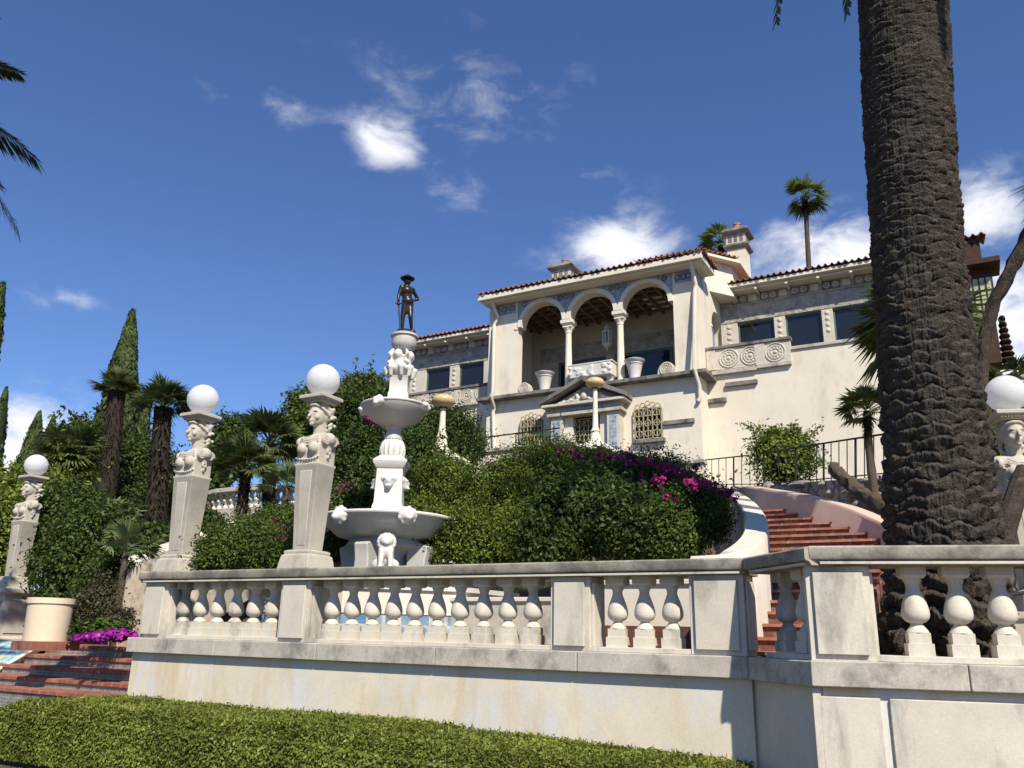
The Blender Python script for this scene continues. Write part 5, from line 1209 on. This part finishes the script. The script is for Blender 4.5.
# far curved balustrade
fb = thing('curved_balustrade', 'distant white curved balustrade on a white wall between the two figure lamps', 'balustrade', PD(245, 520, 30))
cpts = [(196, 497, 33), (215, 492, 31.5), (240, 489.5, 30), (265, 488.5, 29), (292, 489, 28.5)]
tp = [PD(*q) for q in cpts]
for dz0, dz1, th, nm in ((-.02, .12, .5, 'handrail'), (-.85, -.62, .55, 'plinth'), (-3.6, -.852, .45, 'base_wall')):
    mb = MB()
    for a, b in zip(tp[:-1], tp[1:]):
        mb.add([(a[0], a[1], a[2] + dz0), (b[0], b[1], b[2] + dz0), (b[0] - .2, b[1] + th, b[2] + dz0), (a[0] - .2, a[1] + th, a[2] + dz0), (a[0], a[1], a[2] + dz1), (b[0], b[1], b[2] + dz1), (b[0] - .2, b[1] + th, b[2] + dz1), (a[0] - .2, a[1] + th, a[2] + dz1)], [(0, 3, 2, 1), (4, 5, 6, 7), (0, 1, 5, 4), (1, 2, 6, 5), (2, 3, 7, 6), (3, 0, 4, 7)])
    mb.build(nm, WHITEWALL, fb)
for q in range(16):
    c = lerp_l(tp, 4 * (q + .5) / 16); MB().lathe([(.11, -.62), (.11, -.52), (.05, -.46), (.13, -.33), (.06, -.15), (.1, -.06), (.1, -.02)], (c[0] - .1, c[1] + .25, c[2]), 10).build('baluster', WHITEWALL, fb)

# ------------------------------------------------------------------ planting
exec_plants = True
# clipped hedge along the foot of the wall
hd = thing('clipped_hedge', 'low clipped green hedge along the foot of the terrace wall', 'hedge', (-6, 7.4, 0))
rng = np.random.default_rng(11); hx0, hx1 = -11.6, P(752, 764, 8.2)[0]; hx0 = -11.6
hy0, hy1, hz = 6.75, 8.28, .645
def hz_at(x, y): return hz + .008 * np.sin(x * 1.7) + .006 * np.sin(x * 4.1 + y * 3) - .13 * np.clip((x + 5.5) / 3.5, 0, 1) - .12 * np.clip((hy0 + .3 - y) / .3, 0, 1) ** 2 - .25 * np.clip((hx0 + .8 - x) / .8, 0, 1) ** 2
n = 150000; ft_ = rng.uniform(size=n) < .6
x = rng.uniform(hx0, hx1, n); y = np.where(ft_, rng.uniform(hy0, hy1, n), hy0 + rng.normal(size=n) * .02); z = np.where(ft_, hz_at(x, y) + rng.normal(size=n) * .016, rng.uniform(0.02, 1, n) * hz_at(x, np.full(n, hy0 + .02)))
nr = np.where(ft_[:, None], [0, 0, 1.], [0, -1., .3]) + rng.normal(size=(n, 3)) * .55; nr /= np.linalg.norm(nr, axis=1, keepdims=True)
V, F = leaf_quads(np.stack([x, y, z], 1), nr, .042, .5, .3, rng); np_mesh('foliage', V, F, G_HEDGE, hd)
m_ = 2500; x = rng.uniform(hx0, hx1, m_); y = rng.uniform(hy0, hy1, m_); pos = np.stack([x, y, hz_at(x, y) + rng.uniform(.01, .06, m_)], 1); nr = rng.normal(size=(m_, 3)); nr[:, 2] *= .2; nr /= np.linalg.norm(nr, axis=1, keepdims=True)
V, F = leaf_quads(pos, nr, .06, .22, .2, rng, np.tile([0, 0, 2.], (m_, 1))); np_mesh('stray_shoots', V, F, G_HEDGE, hd)
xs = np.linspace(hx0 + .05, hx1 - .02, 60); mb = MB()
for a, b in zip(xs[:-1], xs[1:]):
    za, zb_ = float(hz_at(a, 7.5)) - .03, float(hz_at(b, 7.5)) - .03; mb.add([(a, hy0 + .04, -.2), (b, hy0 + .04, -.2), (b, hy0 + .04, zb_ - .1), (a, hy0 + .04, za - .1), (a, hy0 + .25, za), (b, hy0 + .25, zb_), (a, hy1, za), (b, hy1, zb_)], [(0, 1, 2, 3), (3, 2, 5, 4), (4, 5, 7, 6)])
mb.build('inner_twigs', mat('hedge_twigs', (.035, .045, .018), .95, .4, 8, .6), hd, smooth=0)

def sh(*a, **k): return bush(*a, **k)
SG = 'shrubs on the slope below the villa'
sh('box_shrub', 'rounded box shrub just right of the fountain basin', 'shrub', [(445, 505, 15.5, 42, 45), (425, 540, 14.6, 30, 35), (470, 545, 14.2, 38, 30)], 42000, .055, G_BOX, 21, SG)
sh('box_shrub', 'tall bright box shrub at mid slope under the lamp by the villa door', 'shrub', [(548, 486, 17.5, 52, 42), (505, 505, 16.5, 38, 45), (580, 480, 18, 38, 28), (525, 545, 14.5, 52, 34)], 70000, .058, G_BOX, 22, SG)
sh('dark_shrub', 'dark shrub in front of the bougainvillea at the foot of the slope', 'shrub', [(575, 528, 13.8, 46, 46), (628, 535, 13.3, 42, 40), (545, 548, 13.4, 30, 30), (600, 500, 14.6, 26, 22)], 30000, .085, G_DARK, 23, SG)
sh('bougainvillea', 'magenta bougainvillea below the right grilled window of the villa', 'bougainvillea', [(625, 490, 17, 48, 30), (660, 500, 15.8, 44, 40), (600, 480, 18, 30, 26)], 42000, .06, G_MID, 24, 'flowering bougainvillea bushes', flowers=([(672, 472, 14.4, 14, 5, .5), (652, 466, 14.8, 9, 5, .5), (688, 478, 14.0, 10, 5, .5), (626, 459, 16.0, 9, 5, .5), (603, 458, 16.2, 8, 4, .5), (640, 476, 14.8, 6, 4, .5), (578, 457, 16.2, 9, 5, .5), (560, 452, 16.4, 6, 4, .5), (700, 470, 14.0, 8, 5, .5), (660, 482, 13.6, 8, 5, .5), (634, 466, 15.4, 7, 4, .5)], 1900, .058))
sh('bougainvillea', 'bougainvillea spilling against the white curving stair parapet', 'bougainvillea', [(692, 522, 13.5, 33, 34), (668, 540, 13, 34, 30), (708, 512, 14.2, 22, 22)], 38000, .058, G_MID, 25, 'flowering bougainvillea bushes', flowers=([(726, 495, 13.0, 9, 4, .5), (706, 487, 12.9, 10, 4, .5), (690, 486, 12.7, 9, 5, .5), (672, 500, 12.2, 6, 3, .5)], 620, .055))
sh('boxwood_bush', 'low round bush with pink flowers between the two left figure lamps', 'shrub', [(245, 552, 13.2, 45, 26), (275, 535, 14, 32, 24), (215, 558, 12.8, 16, 18)], 32000, .048, G_MID, 26, SG, flowers=([(268, 528, 13.2, 20, 12, .5), (288, 548, 12.6, 8, 12, .5), (235, 528, 13.4, 8, 6, .5)], 170, .045))
sh('pink_shrub', 'pink flowering shrub behind the fountain basin and its left lamp', 'shrub', [(350, 510, 16.5, 28, 22), (335, 545, 15.5, 22, 24), (372, 540, 16.5, 22, 26)], 14000, .075, G_MID, 27, SG, flowers=([(345, 492, 16, 18, 8, .5), (330, 540, 15, 8, 14, .5)], 160, .05))
sh('ivy_bank', 'dark ivy bank rising behind the fountain up to the villa', 'ivy', [(365, 430, 22, 40, 40), (400, 470, 21, 45, 40), (440, 440, 25, 40, 32), (465, 450, 26, 22, 24), (355, 470, 20, 30, 35), (420, 500, 19, 40, 30)], 70000, .095, G_DARK, 28, SG, flowers=([(372, 424, 21, 8, 5, .5)], 60, .12))
sh('russet_shrub', 'russet tinged shrub behind the fountain bowl, beside the globe lamp', 'shrub', [(362, 398, 25, 30, 20), (335, 405, 25, 24, 16), (388, 410, 25, 16, 20)], 13000, .13, G_RED, 29, SG)
sh('leafy_tree', 'small leafy tree behind the globe of the lamp left of the fountain', 'tree', [(310, 420, 27, 28, 32), (296, 440, 26.5, 18, 24), (325, 440, 26, 20, 26)], 13000, .14, G_MID, 30, SG, trunk=PD(305, 500, 26.5))
lms = sh('lime_shrub', 'airy lime green shrub against the villa wall behind the iron railing', 'shrub', [(784, 468, 24, 28, 20), (768, 452, 24.2, 18, 14), (800, 450, 24.2, 15, 15), (776, 438, 24.3, 9, 8), (793, 436, 24.3, 8, 9)], 6500, .12, G_LIME, 31, SG, shell=.85, clump=.3)
rg5 = np.random.default_rng(55); VV = []; PP = []; NN = []; mb = MB()
for sp in ([(772, 470), (757, 445), (753, 428), (741, 423)], [(772, 468), (760, 448), (762, 434), (754, 424)], [(795, 460), (806, 440), (812, 434), (821, 425)], [(788, 455), (787, 440), (790, 430), (797, 424)], [(805, 470), (818, 462), (824, 462)], [(770, 450), (771, 436), (775, 428)]):
    pts = [PD(x, y, 24.1 + rg5.uniform(-.3, .3)) for x, y in sp]; mb.tube(pts, [.02] * len(pts), 5)
    for q in range(95):
        t_ = rg5.uniform(0, len(pts) - 1); i = min(int(t_), len(pts) - 2); PP.append(pts[i] + (pts[i + 1] - pts[i]) * (t_ - i) + rg5.normal(size=3) * .075)
PP = np.array(PP); NN = rg5.normal(size=PP.shape); NN[:, 2] += .5; NN /= np.linalg.norm(NN, axis=1, keepdims=True); V, F = leaf_quads(PP, NN, .12, .5, rng=rg5); np_mesh('sprays', V, F, G_LIME, lms); mb.build('stems', BARK, lms)
# left-hand slope
LG = 'broadleaf trees on the left slope'
sh('large_bush', 'large glossy green bush behind the cream round planter', 'shrub', [(88, 560, 20, 44, 42), (66, 530, 21.5, 36, 36), (105, 600, 18.4, 28, 32), (66, 592, 20, 26, 32)], 46000, .09, G_DEEP, 41, 'shrubs on the left slope')
sh('lime_tree', 'yellow-green tree at the left edge behind the leftmost figure lamp', 'tree', [(10, 530, 24, 40, 34), (30, 500, 25, 34, 26), (-20, 560, 23, 40, 40), (62, 480, 26, 26, 22)], 24000, .14, G_LIME, 42, LG, trunk=PD(15, 600, 24))
sh('dark_tree', 'dark broadleaf tree between the two dark palm trunks', 'tree', [(140, 485, 35, 36, 40), (115, 520, 33, 36, 36), (170, 525, 32, 32, 34)], 26000, .15, G_DARK, 43, LG, trunk=PD(140, 560, 33))
sh('dark_tree', 'dark broadleaf tree just right of the left figure lamp', 'tree', [(232, 440, 38, 24, 22), (225, 465, 36, 26, 26), (205, 490, 34, 24, 30)], 12000, .2, G_DARK, 44, LG, trunk=PD(225, 520, 35))
sh('dark_tree', 'dark spreading tree with fine leaves left of the first dark palm trunk', 'tree', [(80, 445, 36, 26, 20), (72, 480, 34, 34, 30), (100, 470, 34, 26, 30)], 15000, .2, G_DARK, 45, LG, trunk=PD(80, 560, 33))
sh('low_shrub', 'low dark shrub right of the left figure lamp below the far balustrade', 'shrub', [(205, 525, 22, 16, 12), (150, 545, 21, 22, 16)], 5000, .12, G_DARK, 46, 'shrubs on the left slope')
sh('dry_shrub', 'dry grey-brown shrub in front of the lichened garden wall', 'shrub', [(98, 608, 16.2, 20, 26, .6), (116, 622, 15.9, 13, 12, .6)], 5000, .055, G_DRY, 47, 'shrubs on the left slope')
fl = thing('purple_flowers', 'patch of purple ground flowers at the top of the brick steps', 'flowers', PD(105, 636, 16)); rng = np.random.default_rng(9)
pos, nr = blob_points(pxblobs([(100, 638, 14.8, 28, 3, .5), (118, 636, 14.6, 14, 4, .5)]), 2600, rng, .3, .2, 25); V, F = leaf_quads(pos, nr, .06, .8, rng=rng); np_mesh('petals', V, F, PURPLE, fl)
pos, nr = blob_points(pxblobs([(100, 632, 15.2, 32, 8, .5)]), 2200, rng, .5); V, F = leaf_quads(pos, nr, .09, .4, rng=rng); np_mesh('leaves', V, F, G_DARK, fl)

cypress('cypress', 'tall pointed cypress behind the first dark palm', 131, 312, 540, 44, 21, 34000, 51)
cypress('cypress', 'cypress spire cut by the left edge of the frame', 5, 284, 560, 40, 13, 14000, 52)
cypress('cypress', 'short cypress leaning at the left edge above the cloud', 9, 388, 560, 48, 11, 11000, 53)
cypress('cypress', 'left one of the two small distant cypresses beside the cloud', 41, 412, 560, 56, 16, 12000, 54)
cypress('cypress', 'right one of the two small distant cypresses beside the cloud', 53, 416, 560, 60, 12, 9000, 55)
cypress('cypress', 'small cypress between the two dark palms', 146, 390, 540, 46, 13, 9000, 56)
cypress('cypress', 'squat cypress just left of the tall cypress', 101, 404, 540, 46, 13, 8000, 57)

def pbase(px, py, D): q = PD(px, py, D); return np.array([q[0], q[1], min(q[2], hgt(q[0], q[1]) + .1)])
PG = 'fan palms on the left slope'
fan_palm('fan_palm', 'dark shaggy fan palm in front of the tall cypress', pbase(104, 545, 30), PD(117, 392, 30), .75, 44, 61, .34, G_PALM, PG, 1.0, low=.05, nb=22)
fan_palm('fan_palm', 'dark shaggy fan palm left of the left figure lamp', pbase(160, 545, 28), PD(163, 408, 28), .95, 44, 62, .34, G_PALM, PG, 1.0, low=0, nb=24)
fan_palm('fan_palm', 'left one of the twin fan palms between the two figure lamps', pbase(232, 530, 24), PD(246, 468, 24), .9, 46, 63, .17, G_PALM, PG, .4, low=-.35, nb=26, lean=(.25, 0, 0))
fan_palm('fan_palm', 'right one of the twin fan palms between the two figure lamps', pbase(276, 512, 25), PD(270, 444, 25), 1.0, 50, 64, .2, G_PALM, PG, .4, low=-.4, nb=26)
fan_palm('fan_palm', 'small fan palm behind the leftmost figure lamp', pbase(78, 560, 26), PD(72, 455, 26), .9, 40, 65, .2, G_PALM, PG, .4, low=-.4)
fan_palm('young_palm', 'young silvery fan palm beside the lichened garden wall', pbase(122, 590, 17.5), PD(126, 553, 17.5), .58, 20, 66, .07, G_PALM2, 'young trunkless palms', 0, low=-.1)
fan_palm('young_palm', 'young silvery fan palm in front of the dark broadleaf trees', pbase(110, 545, 22), PD(112, 520, 22), .75, 22, 67, .08, G_PALM2, 'young trunkless palms', 0, low=0.)
fan_palm('fan_palm', 'fan palm with leaves showing behind the russet shrub', pbase(350, 470, 23), PD(345, 425, 23), 1.0, 30, 68, .15, G_PALM, PG, .2)
fan_palm('young_palm', 'young fan palm left of the fountain lamp', pbase(288, 515, 22), PD(287, 488, 22), .7, 20, 69, .08, G_PALM2, 'young trunkless palms', 0, low=0.)
fan_palm('fan_palm', 'slim single fan palm in front of the villa wall, left of the thick trunk', PD(881, 512, 14.5) - np.array([0, 0, .3]), PD(867, 411, 14.5), .42, 34, 70, .07, G_PALM, None, .22, low=-.25, lean=(-.1, 0, 0), nb=16)
fan_palm('fan_palm', 'fan palm mostly hidden behind the thick palm trunk', PD(915, 520, 20) - np.array([0, 0, .5]), PD(918, 325, 20), 1.35, 44, 71, .15, G_PALM, None, .2, low=-.6)
fan_palm('tall_palm', 'tall slender fan palm standing above the right villa roof', PD(806, 330, 52) - np.array([0, 0, 12]), PD(805, 196, 52), 1.45, 34, 72, .17, G_LIMEP, 'palms behind the villa roof', .06, low=-.7, nb=16)
fan_palm('tall_palm', 'fan palm peeking over the roof beside the white chimney', PD(722, 330, 46) - np.array([0, 0, 8]), PD(721, 242, 46), 1.1, 26, 73, .2, G_LIMEP, 'palms behind the villa roof', .05, low=-.6, nb=16)

# the thick palm trunk
pt0 = PD(946, 600, 9.6); gz = 1.3
big = thing('date_palm', 'massive palm with a thick scaly dark trunk behind the right balustrade', 'palm tree', (pt0[0], pt0[1], gz))
zpx = [(1.3, None)]
ctr = [(945, 640), (943, 560), (941, 500), (931, 400), (918, 260), (908, 120), (903, 0), (898, -110), (894, -200), (892, -250)]; hwp = [66, 62, 58, 52, 47.5, 45.5, 44, 43.5, 43, 42]
C3 = np.array([PD(a, b, 9.6) for a, b in ctr])
w3 = []
for (a, b), hw in zip(ctr, hwp): w3.append(np.linalg.norm(PD(a + hw, b, 9.6) - PD(a - hw, b, 9.6)) / 2)
w3 = np.array(w3) * .97
nz_, na = 1100, 600; zz = np.linspace(gz - .1, C3[-1, 2], nz_); o_ = np.argsort(C3[:, 2]); cxz = np.interp(zz, C3[o_, 2], C3[o_, 0]); cyz = np.interp(zz, C3[o_, 2], C3[o_, 1]); rz = np.interp(zz, C3[o_, 2], w3[o_])
A = np.linspace(0, 2 * np.pi, na, endpoint=False); AA, ZZ = np.meshgrid(A, zz); rng = np.random.default_rng(2)
def vnoise(u, v, per, seed):       # periodic value noise
    g_ = np.random.default_rng(seed).uniform(-1, 1, (int(v.max()) + 3, per)); iu = np.floor(u).astype(int); iv = np.floor(v).astype(int); fu, fv = u - iu, v - iv; fu = fu * fu * (3 - 2 * fu); fv = fv * fv * (3 - 2 * fv)
    a = g_[iv, iu % per]; b = g_[iv, (iu + 1) % per]; c = g_[iv + 1, iu % per]; d = g_[iv + 1, (iu + 1) % per]; return (a * (1 - fu) + b * fu) * (1 - fv) + (c * (1 - fu) + d * fu) * fv
h_rel = ZZ - ZZ.min(); NS = 10
U = AA / (2 * np.pi) * NS; cum = np.cumsum(1 / np.interp(zz - zz[0], [0, 1.2, 3, 6, 12], [.2, .165, .125, .098, .09])) * (zz[1] - zz[0])
warp = vnoise(AA / (2 * np.pi) * 7, h_rel * 1.6, 7, 1) * .5 + vnoise(AA / (2 * np.pi) * 30, h_rel * 5, 30, 4) * .22 + vnoise(AA / (2 * np.pi) * 110, h_rel * 9, 110, 14) * .10
v_ = cum[:, None] + warp
row = np.floor(v_); ofs = np.random.default_rng(77).uniform(0, 1, int(row.max()) + 3)[np.clip(row, 0, None).astype(int)]
tri = np.abs(((U + ofs) % 1) - .5) * 2
v2 = v_ + tri ** 1.5 * .42; fr_ = v2 - np.floor(v2)
saw = np.where(fr_ < .8, .25 + .75 * (fr_ / .8) ** .8, (1 - fr_) / .2) ** 1.2
cell = np.floor(U + ofs).astype(int) % NS; ch_ = np.random.default_rng(31).uniform(.55, 1.25, (int(row.max()) + 2, NS))[np.clip(row, 0, None).astype(int), cell]
amp = np.interp(h_rel, [0, .6, 1.5, 3.5, 7, 12], [.12, .10, .075, .05, .034, .03])
fib = vnoise(AA / (2 * np.pi) * 200, h_rel * 4, 200, 15)
disp = amp * saw * ch_ + amp * .16 * fib * saw + amp * .22 * vnoise(AA / (2 * np.pi) * 60, h_rel * 10, 60, 3)
low_ = np.clip(1 - h_rel / 1.6, 0, 1) * .10 * vnoise(AA / (2 * np.pi) * 14, h_rel * 5, 14, 12)
RR = rz[:, None] + disp - amp * .5 + low_
V = np.stack([cxz[:, None] + RR * np.cos(AA), cyz[:, None] + RR * np.sin(AA), ZZ - amp * .25 * saw], -1).reshape(-1, 3)
I = np.arange(nz_ * na).reshape(nz_, na); Fq = np.stack([I[:-1], np.roll(I, -1, 1)[:-1], np.roll(I, -1, 1)[1:], I[1:]], -1).reshape(-1, 4)
np_mesh('trunk', V, Fq, TRUNK, big, True)
def in_frame(v):
    q = (np.asarray(v) - EYE) @ CR; z = np.maximum(-q[:, 2], .01); x = 512 + FPX * q[:, 0] / z; y = 384 - FPX * q[:, 1] / z
    return bool(np.any((q[:, 2] < 0) & (x > 0) & (x < 1024) & (y > -4) & (y < 768)))


ct = np.array([cxz[-1], cyz[-1], zz[-1]]); VV = []; FF = []; kk = 0; rng = np.random.default_rng(8)
for i in range(32):
    az = i * 2.39996; el = rng.uniform(.25, 1.3) if i > 6 else rng.uniform(-.1, .2); v, f_ = pinnate(ct + np.array([math.cos(az), math.sin(az), 0]) * .3, az, el, rng.uniform(4.0, 4.8), rng, 44, rng.uniform(.8, 1.1), .45, .02)
    if in_frame(v): continue
    VV.append(v); FF.append(f_ + kk); kk += len(v)
def frond_along(p0, p1, p2, leaf, n=44, w=.02):
    p0, p1, p2 = (np.array(q, float) for q in (p0, p1, p2)); V = []; F = []; k = 0
    for i in range(n):
        t = (i + .5) / n; p = (1 - t) ** 2 * p0 + 2 * t * (1 - t) * p1 + t * t * p2; d = 2 * (1 - t) * (p1 - p0) + 2 * t * (p2 - p1); d /= np.linalg.norm(d); s_ = np.cross(d, (0, 0, 1.)); s_ /= np.linalg.norm(s_) + 1e-9; e = d * (np.linalg.norm(p2 - p0) / n) * .6
        V += [p - e - s_ * .02, p - e + s_ * .02, p + e + s_ * .018, p + e - s_ * .018]; F.append((k, k + 1, k + 2, k + 3)); k += 4
        if t < .12: continue
        ll = leaf * (.35 + .65 * math.sin(math.pi * min(1, t * .85 + .1)))
        for sg in (-1, 1):
            for q in (-.4, 0, .4):
                o = p + e * q; dd = s_ * sg * .75 + d * .8 + np.array([0, 0, -.35]) + rng.normal(size=3) * .08; dd /= np.linalg.norm(dd); x = np.cross(dd, np.cross(s_, d)); x /= np.linalg.norm(x) + 1e-9; V += [o, o + dd * ll * .5 + x * w, o + dd * ll, o + dd * ll * .5 - x * w]; F.append((k, k + 1, k + 2, k + 3)); k += 4
    return np.array(V), np.array(F)
for (a_, b_, c_) in (((800, -150, 8.6), (776, 24, 8.3), .32), ((850, -120, 8.3), (847, 14, 8.2), .28)):
    v, f_ = frond_along(ct, PD(*a_) + (0, 0, .6), PD(*b_), c_); VV.append(v); FF.append(f_ + kk); kk += len(v)
np_mesh('crown', np.vstack(VV), np.vstack(FF), G_FROND, big)

# feather palm outside the left edge, its fronds reaching in
lb = PD(-130, 90, 13); lf = thing('feather_palm', 'feather palm whose fronds reach in at the upper left edge', 'palm tree', (lb[0], lb[1], hgt(lb[0], lb[1])))
MB().tube([(lb[0], lb[1], -.5), (lb[0], lb[1], lb[2])], [.3, .22], 12).build('trunk', BARK, lf); VV = []; FF = []; kk = 0; rng = np.random.default_rng(18)
for (a_, b_, c_) in (((-60, 40, 13), (18, 72, 13), .45), ((-40, 90, 13), (36, 158, 12.8), .62), ((-50, 100, 12.8), (18, 228, 12.6), .6), ((-70, 90, 13.2), (-2, 185, 13.4), .6), ((-80, 20, 13), (-10, 20, 13), .5)):
    v, f_ = frond_along(lb, PD(*a_), PD(*b_), c_, 46, .022); VV.append(v); FF.append(f_ + kk); kk += len(v)
for i in range(7):
    a = 2.2 + i * .3; a2 = np.array([math.cos(a), math.sin(a), 0]); v, f_ = frond_along(lb, lb + a2 * 1.2 + (0, 0, rng.uniform(.2, .9)), lb + a2 * 2.3 + (0, 0, rng.uniform(-1, .6)), .5, 40, .022); VV.append(v); FF.append(f_ + kk); kk += len(v)
np_mesh('crown', np.vstack(VV), np.vstack(FF), G_FROND, lf)

def rough_tube(pts, rad, seed, n=14, per=7):
    rg = np.random.default_rng(seed); Q = []; R0 = []
    for i in range(len(pts) - 1):
        for t in np.linspace(0, 1, per, endpoint=False): Q.append(np.array(pts[i]) * (1 - t) + np.array(pts[i + 1]) * t); R0.append(rad[i] * (1 - t) + rad[i + 1] * t)
    Q.append(np.array(pts[-1])); R0.append(rad[-1]); Q = np.array(Q); Q[1:-1] = (Q[:-2] + Q[1:-1] * 2 + Q[2:]) / 4
    mb = MB(); mb.tube(Q, R0, n); mb.v = [tuple(np.array(v) + rg.normal(size=3) * R0[i // n] * .13) for i, v in enumerate(mb.v)]; return mb


# leaning trunk at the right edge, cut stub and trunk foot
lt = thing('leaning_palm', 'leaning rough-barked tree crossing the sky right of the thick palm trunk', 'tree', PD(985, 560, 12.6))
pth = [PD(990, 600, 12.6), PD(984, 480, 12.6), PD(981, 400, 12.6), PD(984, 340, 12.6), PD(995, 300, 12.6), PD(1018, 256, 12.6), PD(1056, 190, 12.6)]
rough_tube(pth, [.11, .1, .085, .08, .085, .095, .13], 22).build('trunk', TRUNK, lt); rng = np.random.default_rng(4); VV = []; FF = []; kk = 0
for i in range(60):
    a = rng.uniform(0, 6.28); z = rng.uniform(-.7, 1); d = np.array([math.cos(a) * math.sqrt(1 - z * z), math.sin(a) * math.sqrt(1 - z * z), z]); s = np.cross(d, (0, 0, 1.)); s /= np.linalg.norm(s); L0 = rng.uniform(.3, .62); b0 = pth[-1]
    VV += [b0 - s * .02, b0 + s * .02, b0 + d * L0 * .6 + s * .025, b0 + d * L0 * .6 - s * .025, b0 + d * L0 * .6 - s * .025, b0 + d * L0 * .6 + s * .025, b0 + d * L0 - (0, 0, .15) + s * .004, b0 + d * L0 - (0, 0, .15) - s * .004]; FF += [(kk, kk + 1, kk + 2, kk + 3), (kk + 4, kk + 5, kk + 6, kk + 7)]; kk += 8
np_mesh('crown', np.array(VV), np.array(FF), G_YEL, lt)
lk = thing('stump', 'short dark leaning trunk beside the right figure lamp', 'tree trunk', PD(1003, 540, 11)); q = [PD(998, 560, 11), PD(1006, 525, 11), PD(1016, 495, 11.2), PD(1024, 470, 11.4)]
MB().tube(q, [.12, .12, .11, .1], 10).build('bark', TRUNK, lk)
cs = thing('stump', 'leaning cut-off trunk with a blunt dark end left of the thick palm', 'tree trunk', PD(895, 520, 11.5)); q = [PD(905, 525, 11.0), PD(885, 508, 11.4), PD(862, 494, 12), PD(845, 480, 12.5), PD(833, 468, 12.8)]
rough_tube(q, [.12, .105, .09, .085, .095], 21).build('bark', BARK, cs)
sh('yellow_shrub', 'yellow-green shrub between the thick palm trunk and the right lamp globe', 'shrub', [(992, 400, 22, 12, 22), (1000, 425, 21, 12, 12)], 3000, .13, G_YEL, 81, 'plants right of the thick palm')
sh('green_hedge', 'dense green hedge on the flagstone wall behind the right lamp', 'hedge', [(1000, 455, 17, 26, 24, .5), (1035, 450, 17, 26, 24, .5)], 9000, .09, G_BOX, 82, 'plants right of the thick palm')
fan_palm('fan_palm', 'small fan palm crown above the right lamp globe', PD(1030, 450, 18), PD(1014, 385, 18), .6, 26, 83, .08, G_PALM, None, .2)
